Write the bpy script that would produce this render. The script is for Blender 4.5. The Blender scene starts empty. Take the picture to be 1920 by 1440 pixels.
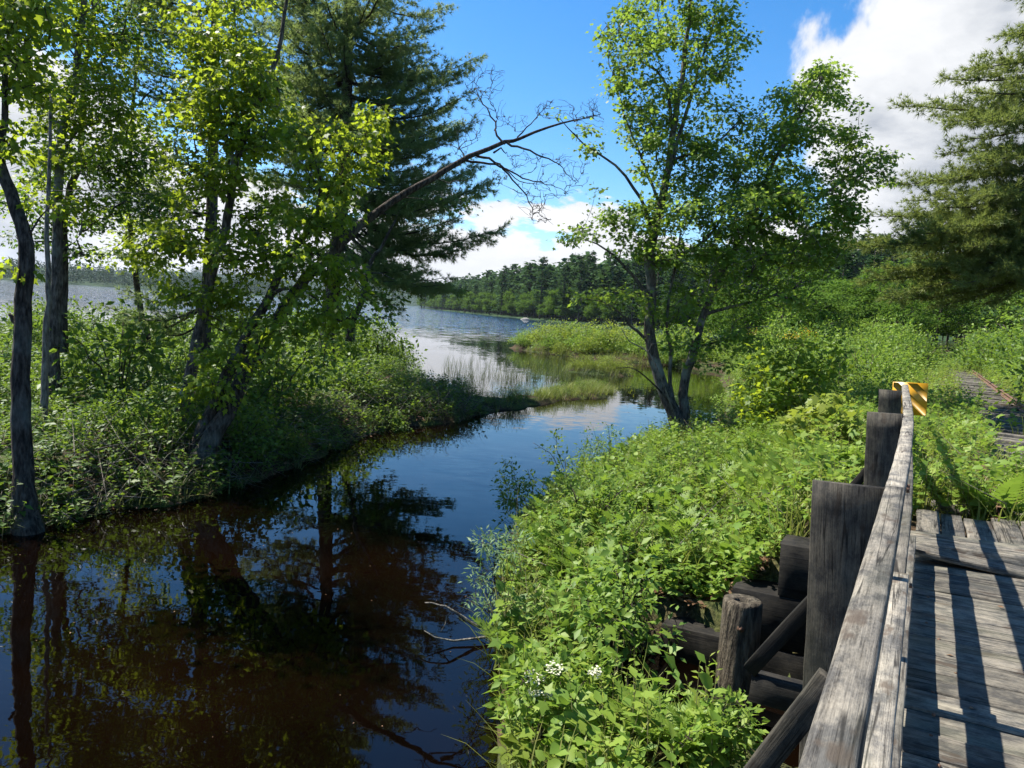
import bpy, math
import numpy as np
from math import radians, sin, cos, pi, atan, atan2, sqrt
from mathutils import Matrix, Vector

RS = np.random.RandomState(7)
scene = bpy.context.scene
COL = scene.collection

# ------------------------------------------------------------------ camera frame
F = 1331.0
ROLL = atan(.0675)
PITCH = atan((720 - (520 + .0675 * 960)) * cos(ROLL) / F)
_r = np.array([1., 0, 0]); FW = np.array([0, cos(PITCH), -sin(PITCH)]); _u = np.array([0, sin(PITCH), cos(PITCH)])
CR = _r * cos(ROLL) + _u * sin(ROLL); CU = -_r * sin(ROLL) + _u * cos(ROLL)
H = 3.0
CAM = np.array([0, 0, H])

def ray(x, y): return CR * (x - 960) / F - CU * (y - 720) / F + FW
def P(x, y, d): return CAM + ray(x, y) * d
def plane(x, y, z=0.):
    v = ray(x, y); return CAM + v * ((z - H) / v[2])
def proj(Q):
    v = np.atleast_2d(Q) - CAM; z = v @ FW
    return 960 + F * (v @ CR) / z, 720 - F * (v @ CU) / z, z

# bridge frame: s along the rail, t across, w up from the deck
PHI = radians(3.0)
EL = np.array([.5019, .8649, 0]); ER0 = np.array([.8649, -.5019, 0]); ZZ = np.array([0, 0, 1.])
ER = ER0 * cos(PHI) + ZZ * sin(PHI); UB = ZZ * cos(PHI) - ER0 * sin(PHI)
BO = CAM - 1.6 * UB
def B(s, t, w): return BO + EL * s + ER * t + UB * w

# ------------------------------------------------------------------ object helpers
def tag(o, label=None, cat=None, group=None, kind=None):
    if label: o['label'] = label
    if cat: o['category'] = cat
    if group: o['group'] = group
    if kind: o['kind'] = kind
    return o

def empty(name, loc, label, cat, group=None, rz=0, sc=1.):
    o = bpy.data.objects.new(name, None); COL.objects.link(o)
    o.empty_display_size = .2
    o.location = [float(v) for v in loc]; o.rotation_euler = (0, 0, rz); o.scale = (sc, sc, sc)
    return tag(o, label, cat, group)

def mesh_obj(name, V, faces, mat, parent=None, smooth=False):
    """V (n,3); faces: list of int arrays (m,k)."""
    me = bpy.data.meshes.new(name)
    V = np.asarray(V, np.float32)
    me.vertices.add(len(V)); me.vertices.foreach_set('co', V.ravel())
    faces = [np.asarray(f, np.int32) for f in faces if len(f)]
    loops = np.concatenate([f.ravel() for f in faces])
    tot = np.concatenate([np.full(len(f), f.shape[1], np.int32) for f in faces])
    start = np.concatenate([[0], np.cumsum(tot)[:-1]]).astype(np.int32)
    me.loops.add(len(loops)); me.loops.foreach_set('vertex_index', loops)
    me.polygons.add(len(tot)); me.polygons.foreach_set('loop_start', start)
    if smooth: me.polygons.foreach_set('use_smooth', np.ones(len(tot), bool))
    me.update(calc_edges=True)
    if mat: me.materials.append(mat)
    o = bpy.data.objects.new(name, me); COL.objects.link(o)
    if parent: o.parent = parent
    return o

class MB:
    """collects vertices and faces of ONE mesh"""
    def __init__(s): s.v = []; s.f = []; s.n = 0
    def add(s, V, *faces):
        V = np.asarray(V, float).reshape(-1, 3)
        if not len(V): return
        s.v.append(V)
        for f in faces: s.f.append(np.asarray(f, int) + s.n)
        s.n += len(V)
    def tube(s, path, rad, sides=6, cap=True):
        p = np.asarray(path, float); n = len(p)
        if n < 2: return
        rad = np.broadcast_to(np.asarray(rad, float), (n,))
        t = np.gradient(p, axis=0); t /= np.linalg.norm(t, axis=1)[:, None] + 1e-9
        ref = np.array([0, 0, 1.]) if abs(t[:, 2]).mean() < .75 else np.array([1., 0, 0])
        a = np.cross(t, ref); a /= np.linalg.norm(a, axis=1)[:, None] + 1e-9
        b = np.cross(t, a)
        th = np.arange(sides) * 2 * pi / sides
        ring = (a[:, None, :] * np.cos(th)[None, :, None] + b[:, None, :] * np.sin(th)[None, :, None]) * rad[:, None, None] + p[:, None, :]
        i = np.arange(n - 1)[:, None] * sides; j = np.arange(sides)[None]; k = (j + 1) % sides
        q = np.stack([i + j, i + k, i + sides + k, i + sides + j], -1).reshape(-1, 4)
        s.add(ring.reshape(-1, 3), q)
        if cap and sides >= 5:
            s.f.append(np.array([[(n - 1) * sides + x for x in range(sides)]]) + s.n - n * sides)
    def leaves(s, Pn, D, N, S, tm):
        tv, tf = tm
        Pn = np.asarray(Pn, float)
        if not len(Pn): return
        D = D / (np.linalg.norm(D, axis=1)[:, None] + 1e-9)
        Y = np.cross(N, D); Y /= np.linalg.norm(Y, axis=1)[:, None] + 1e-9
        Z = np.cross(D, Y)
        S = np.broadcast_to(np.asarray(S, float), (len(Pn),))
        V = Pn[:, None] + S[:, None, None] * (D[:, None] * tv[None, :, 0:1] + Y[:, None] * tv[None, :, 1:2] + Z[:, None] * tv[None, :, 2:3])
        k = len(tv); off = (np.arange(len(Pn)) * k)[:, None, None]
        s.add(V.reshape(-1, 3), (tf[None] + off).reshape(-1, tf.shape[1]))
    def box(s, lo, hi, nx=1):
        lo = np.array(lo, float); hi = np.array(hi, float)
        xs = np.linspace(lo[0], hi[0], nx + 1)
        V = np.array([[x, y, z] for x in xs for (y, z) in ((lo[1], lo[2]), (hi[1], lo[2]), (hi[1], hi[2]), (lo[1], hi[2]))])
        q = []
        for i in range(nx):
            for j in range(4):
                k = (j + 1) % 4; q.append([i * 4 + j, i * 4 + k, i * 4 + 4 + k, i * 4 + 4 + j][::-1])
        q.append([0, 1, 2, 3]); q.append([nx * 4 + 3, nx * 4 + 2, nx * 4 + 1, nx * 4])
        s.add(V, np.array(q))
    def build(s, name, mat, parent=None, base=None, smooth=False):
        V = np.concatenate(s.v)
        if base is not None: V = V - np.asarray(base)
        by = {}
        for f in s.f: by.setdefault(f.shape[1], []).append(f)
        return mesh_obj(name, V, [np.concatenate(x) for x in by.values()], mat, parent, smooth)

# leaf templates --------------------------------------------------------
def T(v, f): return np.array(v, float), np.array(f, int)
OVAL = T([(0, 0, 0), (.45, .27, .07), (.45, -.27, .07), (1, 0, -.08), (.5, 0, 0)], [(0, 4, 1), (4, 3, 1), (0, 2, 4), (4, 2, 3)])
BROAD = T([(0, 0, 0), (.25, .33, .06), (.65, .3, .05), (1, 0, -.12), (.65, -.3, .05), (.25, -.33, .06), (.5, 0, 0)], [(6, 1, 0), (6, 2, 1), (6, 3, 2), (6, 4, 3), (6, 5, 4), (6, 0, 5)])
NARROW = T([(0, 0, 0), (.45, .14, .04), (.45, -.14, .04), (1, 0, -.1), (.5, 0, 0)], [(0, 4, 1), (4, 3, 1), (0, 2, 4), (4, 2, 3)])
_mo = [(0, 0), (.0, .36), (.2, .27), (.42, .56), (.5, .24), (1, 0), (.5, -.24), (.42, -.56), (.2, -.27), (.0, -.36)]
MAPLE = T([(x, y, -.12 * (x * x + y * y) * 2 + .05) for x, y in _mo] + [(.3, 0, 0)], [(10, i, (i + 1) % 10) for i in range(10)][::-1])
def needle_tuft(n=11, w=.055, seed=0):
    r = np.random.RandomState(seed); v = []; f = []
    for i in range(n):
        a = i * 2.399; sp = .25 + .8 * r.rand()
        d = np.array([cos(sp), sin(sp) * cos(a), sin(sp) * sin(a)]); d *= .8 + .3 * r.rand()
        sd = np.cross(d, r.randn(3)); sd /= np.linalg.norm(sd); b = len(v)
        o = np.array([-.25 * r.rand(), 0, 0])
        v += [o - sd * w, o + sd * w, o + d]; f.append((b, b + 1, b + 2))
    return T(v, f)
TUFT = needle_tuft()
def fern_frond(n=15):
    v = []; f = []
    def c(t): return np.array([t * .92 , 0, .55 * t * (1 - .85 * t)])
    for i in range(n):
        t = .14 + .86 * i / (n - 1); L = .2 * (1 - ((t - .38) / .66) ** 2) if t > .38 else .2 * (.5 + .5 * t / .38); L = max(L, .015)
        for sg in (1, -1):
            p = c(t); b = len(v); wd = .027
            v += [p - (wd, 0, 0), p + (wd, 0, 0), p + np.array([.06 + L * .2, sg * L, -.05 * L]), p + np.array([L * .05 - .012, sg * L * .6, .0]), p + np.array([L*.1+wd*1.1, sg * L * .55, .0])]
            f += [(b, b + 1, b + 4), (b, b + 4, b + 3), (b + 3, b + 4, b + 2)]
    b = len(v)
    for t in (0, .35, .7): v += [c(t) + (0, .006, 0), c(t) - (0, .006, 0)]
    for i in (0, 2): f += [(b + i, b + i + 1, b + i + 3), (b + i, b + i + 3, b + i + 2)]
    return T(v, f)
FERN = fern_frond()
def blade(w=.02):
    v = []; f = []
    for i, t in enumerate((0, .4, .75, 1)):
        x = t; z = -.35 * t * t * t
        ww = w * (1 - t) + .001
        v += [(x, ww, z), (x, -ww, z)]
    for i in range(3): f += [(2 * i, 2 * i + 1, 2 * i + 3), (2 * i, 2 * i + 3, 2 * i + 2)]
    return T(v, f)
BLADE = blade(); REED = blade(.009)
STICK = T([(0, .008, 0), (0, -.006, .006), (0, -.006, -.006), (1, 0, 0)], [(0, 1, 3), (1, 2, 3), (2, 0, 3)])
FLOWER = T([(cos(a) * .5 * (1 if i % 2 else .75), sin(a) * .5 * (1 if i % 2 else .75), .02 * (i % 2)) for i, a in enumerate(np.arange(10) * pi / 5)] + [(0, 0, .12)], [(10, i, (i + 1) % 10) for i in range(10)])

# ------------------------------------------------------------------ materials
def newmat(name):
    m = bpy.data.materials.new(name); m.use_nodes = True
    nt = m.node_tree; nt.nodes.clear()
    out = nt.nodes.new('ShaderNodeOutputMaterial')
    return m, nt, out
def nd(nt, typ, **kw):
    n = nt.nodes.new(typ)
    for k, v in kw.items():
        if k in n.inputs: n.inputs[k].default_value = v
        else: setattr(n, k, v)
    return n
def ramp(nt, fac, stops):
    n = nt.nodes.new('ShaderNodeValToRGB'); e = n.color_ramp.elements
    while len(e) < len(stops): e.new(.5)
    for x, (p, c) in zip(e, stops): x.position = p; x.color = (*c, 1) if len(c) == 3 else c
    nt.links.new(fac, n.inputs[0]); return n.outputs[0]
def mathn(nt, op, a, b=None, c=None, clamp=False):
    n = nt.nodes.new('ShaderNodeMath'); n.operation = op; n.use_clamp = clamp
    for i, x in enumerate((a, b, c)):
        if x is None: continue
        if isinstance(x, (int, float)): n.inputs[i].default_value = x
        else: nt.links.new(x, n.inputs[i])
    return n.outputs[0]
def mixc(nt, fac, a, b, mode='MIX'):
    n = nt.nodes.new('ShaderNodeMix'); n.data_type = 'RGBA'; n.blend_type = mode
    for k, x in ((0, fac), (6, a), (7, b)):
        if isinstance(x, (int, float)): n.inputs[k].default_value = x
        elif isinstance(x, tuple): n.inputs[k].default_value = (*x, 1)
        else: nt.links.new(x, n.inputs[k])
    return n.outputs[2]

def leaf_mat(name, stops, trans=(.2, .34, .03), tf=.45, rough=.5, noise=.35, spec=.25):
    m, nt, out = newmat(name)
    g = nd(nt, 'ShaderNodeNewGeometry'); oi = nd(nt, 'ShaderNodeObjectInfo')
    nz = nd(nt, 'ShaderNodeTexNoise', Scale=noise, Detail=2.)
    nt.links.new(g.outputs['Position'], nz.inputs['Vector'])
    f = mathn(nt, 'MULTIPLY_ADD', g.outputs['Random Per Island'], .55, 0.)
    f = mathn(nt, 'MULTIPLY_ADD', nz.outputs['Fac'], .6, f)
    f = mathn(nt, 'MULTIPLY_ADD', oi.outputs['Random'], .2, f)
    f = mathn(nt, 'SUBTRACT', f, .16, clamp=True)
    c = ramp(nt, f, stops)
    pb = nd(nt, 'ShaderNodeBsdfPrincipled', Roughness=rough); pb.inputs['Specular IOR Level'].default_value = spec
    nt.links.new(c, pb.inputs['Base Color'])
    tr = nd(nt, 'ShaderNodeBsdfTranslucent')
    tc = mixc(nt, .5, c, trans); nt.links.new(tc, tr.inputs['Color'])
    mx = nd(nt, 'ShaderNodeMixShader', Fac=tf)
    nt.links.new(pb.outputs[0], mx.inputs[1]); nt.links.new(tr.outputs[0], mx.inputs[2])
    nt.links.new(mx.outputs[0], out.inputs[0])
    return m
M = {}
M['maple'] = leaf_mat('maple_leaf', [(0, (.05, .105, .014)), (.5, (.115, .2, .022)), (1, (.21, .28, .03))], (.6, .7, .03), .55)
M['maple_green'] = leaf_mat('maple_leaf_green', [(0, (.05, .11, .018)), (.5, (.12, .21, .032)), (1, (.22, .3, .05))], (.4, .56, .05), .5)
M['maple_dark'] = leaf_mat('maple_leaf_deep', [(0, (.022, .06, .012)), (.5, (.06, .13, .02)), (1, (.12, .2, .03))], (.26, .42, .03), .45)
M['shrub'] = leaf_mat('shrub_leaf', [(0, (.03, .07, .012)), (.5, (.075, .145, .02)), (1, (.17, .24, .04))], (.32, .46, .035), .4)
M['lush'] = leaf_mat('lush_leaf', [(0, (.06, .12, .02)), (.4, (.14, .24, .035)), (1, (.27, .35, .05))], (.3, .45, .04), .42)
M['yellowgreen'] = leaf_mat('yellow_green_leaf', [(0, (.09, .13, .02)), (.5, (.17, .23, .03)), (1, (.28, .32, .05))], (.42, .5, .05), .42)
M['willow'] = leaf_mat('willow_leaf', [(0, (.08, .15, .06)), (.5, (.15, .24, .1)), (1, (.22, .32, .15))], (.25, .4, .1), .35)
M['fern'] = leaf_mat('fern_leaf', [(0, (.1, .17, .025)), (.5, (.18, .28, .04)), (1, (.27, .36, .06))], (.3, .46, .04), .42)
M['grass'] = leaf_mat('grass_blade', [(0, (.09, .13, .025)), (.5, (.19, .22, .04)), (1, (.3, .28, .08))], (.3, .36, .06), .35)
M['reed'] = leaf_mat('reed_blade', [(0, (.03, .05, .015)), (.6, (.08, .11, .03)), (1, (.2, .17, .08))], (.12, .16, .04), .3)
M['pine'] = leaf_mat('pine_needle', [(0, (.06, .11, .045)), (.5, (.15, .22, .08)), (1, (.28, .33, .12))], (.42, .52, .12), .48, .5)
M['pine_warm'] = leaf_mat('pine_needle_warm', [(0, (.06, .1, .028)), (.5, (.15, .2, .05)), (1, (.26, .29, .08))], (.36, .42, .08), .4, .5)
M['conifer_far'] = leaf_mat('far_conifer', [(0, (.018, .045, .02)), (.5, (.04, .085, .03)), (1, (.075, .13, .04))], (.08, .15, .03), .25, .85, .05, .05)
M['conifer_mass'] = leaf_mat('forest_mass', [(0, (.022, .05, .022)), (.5, (.035, .07, .028)), (1, (.05, .09, .034))], (.06, .1, .03), .2, .6, .02, .05)
M['decid_far'] = leaf_mat('far_broadleaf', [(0, (.04, .085, .015)), (.5, (.085, .16, .025)), (1, (.14, .22, .035))], (.2, .34, .03), .35, .85, .05, .05)
M['dead_leaf'] = leaf_mat('dead_leaf', [(0, (.06, .03, .015)), (.5, (.16, .09, .045)), (1, (.3, .17, .09))], (.2, .1, .05), .15, .6, 2.)
M['flower_white'] = leaf_mat('white_floret', [(0, (.6, .6, .42)), (1, (.8, .78, .62))], (.7, .7, .5), .3)
M['flower_yellow'] = leaf_mat('yellow_floret', [(0, (.6, .33, .02)), (1, (.75, .5, .03))], (.7, .5, .05), .3)

def bark_mat(name, c0, c1, c2, lichen=0.3, sc=9):
    m, nt, out = newmat(name)
    g = nd(nt, 'ShaderNodeNewGeometry')
    mp = nd(nt, 'ShaderNodeMapping'); mp.inputs['Scale'].default_value = (1, 1, .22)
    nt.links.new(g.outputs['Position'], mp.inputs[0])
    n1 = nd(nt, 'ShaderNodeTexNoise', Scale=sc * 3., Detail=5., Roughness=.65); nt.links.new(mp.outputs[0], n1.inputs['Vector'])
    n2 = nd(nt, 'ShaderNodeTexNoise', Scale=2.2, Detail=4.); nt.links.new(g.outputs['Position'], n2.inputs['Vector'])
    c = ramp(nt, n1.outputs['Fac'], [(.36, c0), (.5, c1), (.64, c2)])
    lf = ramp(nt, n2.outputs['Fac'], [(.52, (0, 0, 0)), (.66, (lichen,) * 3)])
    c = mixc(nt, lf, c, (.27, .29, .24))
    pb = nd(nt, 'ShaderNodeBsdfPrincipled', Roughness=.9); pb.inputs['Specular IOR Level'].default_value = .15
    nt.links.new(c, pb.inputs['Base Color'])
    bp = nd(nt, 'ShaderNodeBump', Strength=1., Distance=.06); nt.links.new(n1.outputs['Fac'], bp.inputs['Height'])
    nt.links.new(bp.outputs[0], pb.inputs['Normal'])
    nt.links.new(pb.outputs[0], out.inputs[0]); return m
M['bark'] = bark_mat('dark_bark', (.018, .014, .011), (.06, .048, .038), (.12, .1, .08))
M['bark_maple'] = bark_mat('maple_bark', (.03, .026, .022), (.1, .085, .07), (.19, .165, .14), .8)
M['bark_dead'] = bark_mat('dead_wood', (.07, .062, .052), (.19, .17, .14), (.3, .27, .22), .2)
M['twig'] = bark_mat('twig_bark', (.03, .025, .02), (.08, .06, .045), (.14, .11, .08), .2)
M['stem'] = leaf_mat('green_stem', [(0, (.05, .05, .02)), (1, (.1, .1, .035))], (.1, .12, .03), .1)

def wood_mat(name, dark=1.0, warm=0., sat=1.):
    m, nt, out = newmat(name)
    tc = nd(nt, 'ShaderNodeTexCoord'); oi = nd(nt, 'ShaderNodeObjectInfo')
    off = nd(nt, 'ShaderNodeVectorMath', operation='MULTIPLY_ADD')
    cmb = nd(nt, 'ShaderNodeCombineXYZ')
    for i, k in enumerate((37., 19., 53.)):
        nt.links.new(mathn(nt, 'MULTIPLY', oi.outputs['Random'], k), cmb.inputs[i])
    off.inputs[1].default_value = (1, 1, 1)
    nt.links.new(tc.outputs['Object'], off.inputs[0]); nt.links.new(cmb.outputs[0], off.inputs[2])
    def noise(sx, sc, det=5., ro=.6, di=0.):
        mp = nd(nt, 'ShaderNodeMapping'); mp.inputs['Scale'].default_value = (sx, 1, 1); nt.links.new(off.outputs[0], mp.inputs[0])
        n = nd(nt, 'ShaderNodeTexNoise', Scale=sc, Detail=det, Roughness=ro, Distortion=di); nt.links.new(mp.outputs[0], n.inputs['Vector']); return n.outputs['Fac']
    k = dark
    gf = noise(.02, 300., 3., .6, .2)            # fine fibre
    po = noise(.3, 260., 3., .6)                 # pores and roughness
    gw = noise(.06, 38., 6., .66, 1.6)            # growth ring bands
    mo = noise(.7, 10., 8., .7)                 # grey weathering mottle
    f = mathn(nt, 'MULTIPLY_ADD', po, .22, mathn(nt, 'MULTIPLY_ADD', gf, .38, mathn(nt, 'MULTIPLY', gw, .4)))
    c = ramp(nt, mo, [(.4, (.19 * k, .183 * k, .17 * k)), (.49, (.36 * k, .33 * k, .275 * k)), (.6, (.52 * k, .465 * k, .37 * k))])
    c = mixc(nt, 1., c, ramp(nt, f, [(.38, (.3, .28, .25)), (.47, (.8, .78, .74)), (.58, (1.25, 1.22, 1.15))]), 'MULTIPLY')
    cr = noise(.03, 17., 3., .5, .8)
    crk = ramp(nt, mathn(nt, 'ABSOLUTE', mathn(nt, 'SUBTRACT', cr, .5)), [(.0, (1, 1, 1)), (.014, (.8, .8, .8)), (.026, (0, 0, 0))])
    cg = ramp(nt, noise(.4, 6., 2.), [(.46, (0, 0, 0)), (.52, (.9, .9, .9))])
    c = mixc(nt, mixc(nt, 1., crk, cg, 'MULTIPLY'), c, (.03 * k, .026 * k, .022 * k))
    c = mixc(nt, ramp(nt, noise(.4, 10., 3.), [(.6, (0, 0, 0)), (.655, (.6 + warm,) * 3)]), c, (.17 * k, .12 * k, .08 * k))
    c = mixc(nt, ramp(nt, noise(.25, 4., 3.), [(.5, (0, 0, 0)), (.7, (.35, .35, .35))]), c, (.2 * k, .21 * k, .12 * k))
    pv = mathn(nt, 'MULTIPLY_ADD', oi.outputs['Random'], .6, .68)
    hs = nd(nt, 'ShaderNodeHueSaturation'); nt.links.new(c, hs.inputs['Color']); nt.links.new(pv, hs.inputs['Value']); hs.inputs['Saturation'].default_value = sat
    pb = nd(nt, 'ShaderNodeBsdfPrincipled', Roughness=.82); pb.inputs['Specular IOR Level'].default_value = .2
    nt.links.new(hs.outputs[0], pb.inputs['Base Color'])
    bp = nd(nt, 'ShaderNodeBump', Strength=.55, Distance=.006); nt.links.new(f, bp.inputs['Height'])
    nt.links.new(bp.outputs[0], pb.inputs['Normal'])
    nt.links.new(pb.outputs[0], out.inputs[0]); return m
M['wood'] = wood_mat('weathered_wood', .4, .2, .9)
M['wood_rail'] = wood_mat('weathered_rail_wood', .48, .2, .85)
M['wood_post'] = wood_mat('shade_darkened_wood', .16)  # railing posts: their shade is put into a darker wood colour
M['wood_dark'] = wood_mat('deep_shade_wood', .05, .2)  # abutment, braces, stringers: deep shade under the bridge put into the colour

def plain(name, col, rough=.5, metal=0., nz=0., sc=20.):
    m, nt, out = newmat(name)
    pb = nd(nt, 'ShaderNodeBsdfPrincipled', Roughness=rough, Metallic=metal)
    tc = nd(nt, 'ShaderNodeTexCoord')
    n = nd(nt, 'ShaderNodeTexNoise', Scale=sc, Detail=5.); nt.links.new(tc.outputs['Object'], n.inputs['Vector'])
    c = ramp(nt, n.outputs['Fac'], [(.3, tuple(x * (1 - nz) for x in col)), (.7, tuple(min(1, x * (1 + nz * .4)) for x in col))])
    nt.links.new(c, pb.inputs['Base Color']); nt.links.new(pb.outputs[0], out.inputs[0]); return m
M['sign_yellow'] = plain('sign_yellow', (.66, .32, .01), .4, 0, .2)
M['sign_black'] = plain('sign_faded_black', (.36, .2, .02), .5, 0, .3)
M['rust'] = plain('rusty_steel', (.16, .085, .05), .75, .3, .5)
M['steel'] = plain('galvanised_steel', (.4, .4, .4), .45, .8, .3)
M['rock'] = plain('rock', (.3, .28, .25), .9, 0, .4, 3.)

def soil_mat():
    m, nt, out = newmat('soil')
    g = nd(nt, 'ShaderNodeNewGeometry')
    n1 = nd(nt, 'ShaderNodeTexNoise', Scale=1.1, Detail=6.); nt.links.new(g.outputs['Position'], n1.inputs['Vector'])
    n2 = nd(nt, 'ShaderNodeTexNoise', Scale=30., Detail=5.); nt.links.new(g.outputs['Position'], n2.inputs['Vector'])
    c1 = ramp(nt, n2.outputs['Fac'], [(.3, (.022, .016, .01)), (.6, (.075, .05, .03)), (.8, (.15, .1, .065))])
    c2 = ramp(nt, n2.outputs['Fac'], [(.3, (.02, .035, .01)), (.7, (.075, .1, .025))])
    f = ramp(nt, n1.outputs['Fac'], [(.42, (0, 0, 0)), (.6, (1, 1, 1))])
    c = mixc(nt, f, c1, c2)
    ln = nd(nt, 'ShaderNodeVectorMath', operation='LENGTH'); nt.links.new(g.outputs['Position'], ln.inputs[0])
    fr = nd(nt, 'ShaderNodeMapRange'); nt.links.new(ln.outputs['Value'], fr.inputs[0]); fr.inputs[1].default_value = 60.; fr.inputs[2].default_value = 160.
    n3 = nd(nt, 'ShaderNodeTexNoise', Scale=.05, Detail=8., Roughness=.7); nt.links.new(g.outputs['Position'], n3.inputs['Vector'])
    c = mixc(nt, fr.outputs[0], c, ramp(nt, n3.outputs['Fac'], [(.35, (.012, .028, .012)), (.65, (.045, .08, .028))]))
    pb = nd(nt, 'ShaderNodeBsdfPrincipled', Roughness=.95); pb.inputs['Specular IOR Level'].default_value = .1
    nt.links.new(c, pb.inputs['Base Color'])
    bp = nd(nt, 'ShaderNodeBump', Strength=.8, Distance=.03); nt.links.new(n2.outputs['Fac'], bp.inputs['Height']); nt.links.new(bp.outputs[0], pb.inputs['Normal'])
    nt.links.new(pb.outputs[0], out.inputs[0]); return m
M['soil'] = soil_mat()

def water_mat():
    m, nt, out = newmat('lake_water')
    g = nd(nt, 'ShaderNodeNewGeometry')
    sp = nd(nt, 'ShaderNodeSeparateXYZ'); nt.links.new(g.outputs['Position'], sp.inputs[0])
    # wind: still channel, rippled open lake
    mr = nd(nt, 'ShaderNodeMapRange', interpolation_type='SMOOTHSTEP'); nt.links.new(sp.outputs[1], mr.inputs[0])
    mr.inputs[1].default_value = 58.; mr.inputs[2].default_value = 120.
    patch = nd(nt, 'ShaderNodeTexNoise', Scale=.13, Detail=2.); nt.links.new(g.outputs['Position'], patch.inputs['Vector'])
    pr = ramp(nt, patch.outputs['Fac'], [(.4, (.12, .12, .12)), (.62, (1, 1, 1))])
    mp = nd(nt, 'ShaderNodeMapping'); mp.inputs['Scale'].default_value = (.55, 1.5, 1); mp.inputs['Rotation'].default_value = (0, 0, .25)
    nt.links.new(g.outputs['Position'], mp.inputs[0])
    w1 = nd(nt, 'ShaderNodeTexNoise', Scale=4.2, Detail=3., Roughness=.55, Distortion=.6); nt.links.new(mp.outputs[0], w1.inputs['Vector'])
    w2 = nd(nt, 'ShaderNodeTexNoise', Scale=1.3, Detail=4., Roughness=.6); nt.links.new(mp.outputs[0], w2.inputs['Vector'])
    def vm(op, a, b):
        n = nt.nodes.new('ShaderNodeVectorMath'); n.operation = op
        for k, x in enumerate((a, b)):
            if isinstance(x, tuple): n.inputs[k].default_value = x
            else: nt.links.new(x, n.inputs[k])
        return n.outputs[0]
    def vs(a, f):
        n = nt.nodes.new('ShaderNodeVectorMath'); n.operation = 'SCALE'; nt.links.new(a, n.inputs[0]); nt.links.new(f, n.inputs[3]); return n.outputs[0]
    a1 = vs(vm('SUBTRACT', w1.outputs['Color'], (.5, .5, .5)), mathn(nt, 'MULTIPLY', pr, .075))
    a2 = vs(vm('SUBTRACT', w2.outputs['Color'], (.5, .5, .5)), mathn(nt, 'MULTIPLY_ADD', mr.outputs[0], 1.15, .012))
    nrm = vm('NORMALIZE', vm('ADD', vm('MULTIPLY', vm('ADD', a1, a2), (.7, 1., 0.)), (0., 0., 1.)), (0., 0., 0.))
    # tea brown body colour + fresnel mirror
    dn = nd(nt, 'ShaderNodeTexNoise', Scale=.5, Detail=4.); nt.links.new(g.outputs['Position'], dn.inputs['Vector'])
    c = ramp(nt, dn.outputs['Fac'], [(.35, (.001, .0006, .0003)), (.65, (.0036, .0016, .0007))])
    c = mixc(nt, mr.outputs[0], c, (.007, .022, .055))  # open lake: blue of the reflected sky painted into the base colour
    pb = nd(nt, 'ShaderNodeBsdfPrincipled', Roughness=.015, IOR=1.333); pb.inputs['Specular IOR Level'].default_value = .6
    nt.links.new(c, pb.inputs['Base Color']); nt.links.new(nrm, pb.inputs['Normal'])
    nt.links.new(pb.outputs[0], out.inputs[0]); return m
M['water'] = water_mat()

# ------------------------------------------------------------------ land
LEFT = np.array([(-60, 5), (-14, 7.2), (-9, 7.6), (-5.9, 7.9), (-5.5, 8.5), (-5.3, 9.2), (-4.7, 9.6), (-4.4, 10.4), (-4.1, 11.3), (-3.8, 12.6), (-3.4, 14.9), (-2.8, 17.3), (-1.5, 18.7), (-.4, 21.3), (.7, 23.1), (1.9, 25.2), (3.5, 26.9), (4.1, 29), (3.3, 30), (2.2, 28.2), (1.0, 26.0), (-.3, 24), (-1.4, 22.9), (-2.6, 24), (-3.6, 28), (-5.8, 35), (-10, 46), (-13, 48), (-16, 43), (-20, 34), (-30, 30), (-60, 28)])
RIGHT = np.array([(.5, -8), (.25, 2.5), (.2, 4.4), (.14, 5.1), (.14, 6.3), (.14, 8.0), (.5, 9.8), (1.3, 11.7), (2.55, 14.5), (3.4, 16.1), (4.3, 18.2), (5.3, 19.2), (6.5, 22.2), (9.0, 29), (11.5, 39), (14, 47), (10, 50.5), (5.3, 51.5), (1.5, 55.5), (-.7, 60), (1, 63), (6, 64), (12, 66), (20, 68), (34, 90), (60, 150), (75, 205), (45, 255), (25, 290), (-20, 450), (-80, 720), (-147, 1050), (-100, 1500), (300, 2500), (6000, 3000), (6000, -3000), (.5, -3000)])
ISLET = np.array([(2.7, 38.5), (4, 37.6), (5.8, 37.5), (6.6, 38.3), (5.5, 39.3), (3.4, 39.4)])
FARL = np.array([(-6000, 300), (-1200, 760), (-700, 860), (-520, 960), (-430, 1250), (-330, 1900), (-500, 3000), (-6000, 5000)])
FARH = np.array([(-2500, 2700), (-300, 2500), (800, 2600), (6000, 3000), (6000, 6500), (-2500, 6500)])

def sdf(poly, x, y):
    """signed distance, positive inside"""
    x = np.asarray(x, float); y = np.asarray(y, float); sh = x.shape; x = x.ravel(); y = y.ravel()
    d = np.full(x.shape, 1e18); ins = np.zeros(x.shape, bool)
    n = len(poly)
    for i in range(n):
        ax, ay = poly[i]; bx, by = poly[(i + 1) % n]
        ex, ey = bx - ax, by - ay
        t = np.clip(((x - ax) * ex + (y - ay) * ey) / (ex * ex + ey * ey), 0, 1)
        d = np.minimum(d, (x - ax - t * ex) ** 2 + (y - ay - t * ey) ** 2)
        c = (ay > y) != (by > y)
        with np.errstate(divide='ignore', invalid='ignore'):
            ins ^= c & (x < (bx - ax) * (y - ay) / (by - ay + 1e-12) + ax)
    return (np.sqrt(d) * np.where(ins, 1, -1)).reshape(sh)

def sst(a, b, x):
    t = np.clip((x - a) / (b - a), 0, 1); return t * t * (3 - 2 * t)

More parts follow.
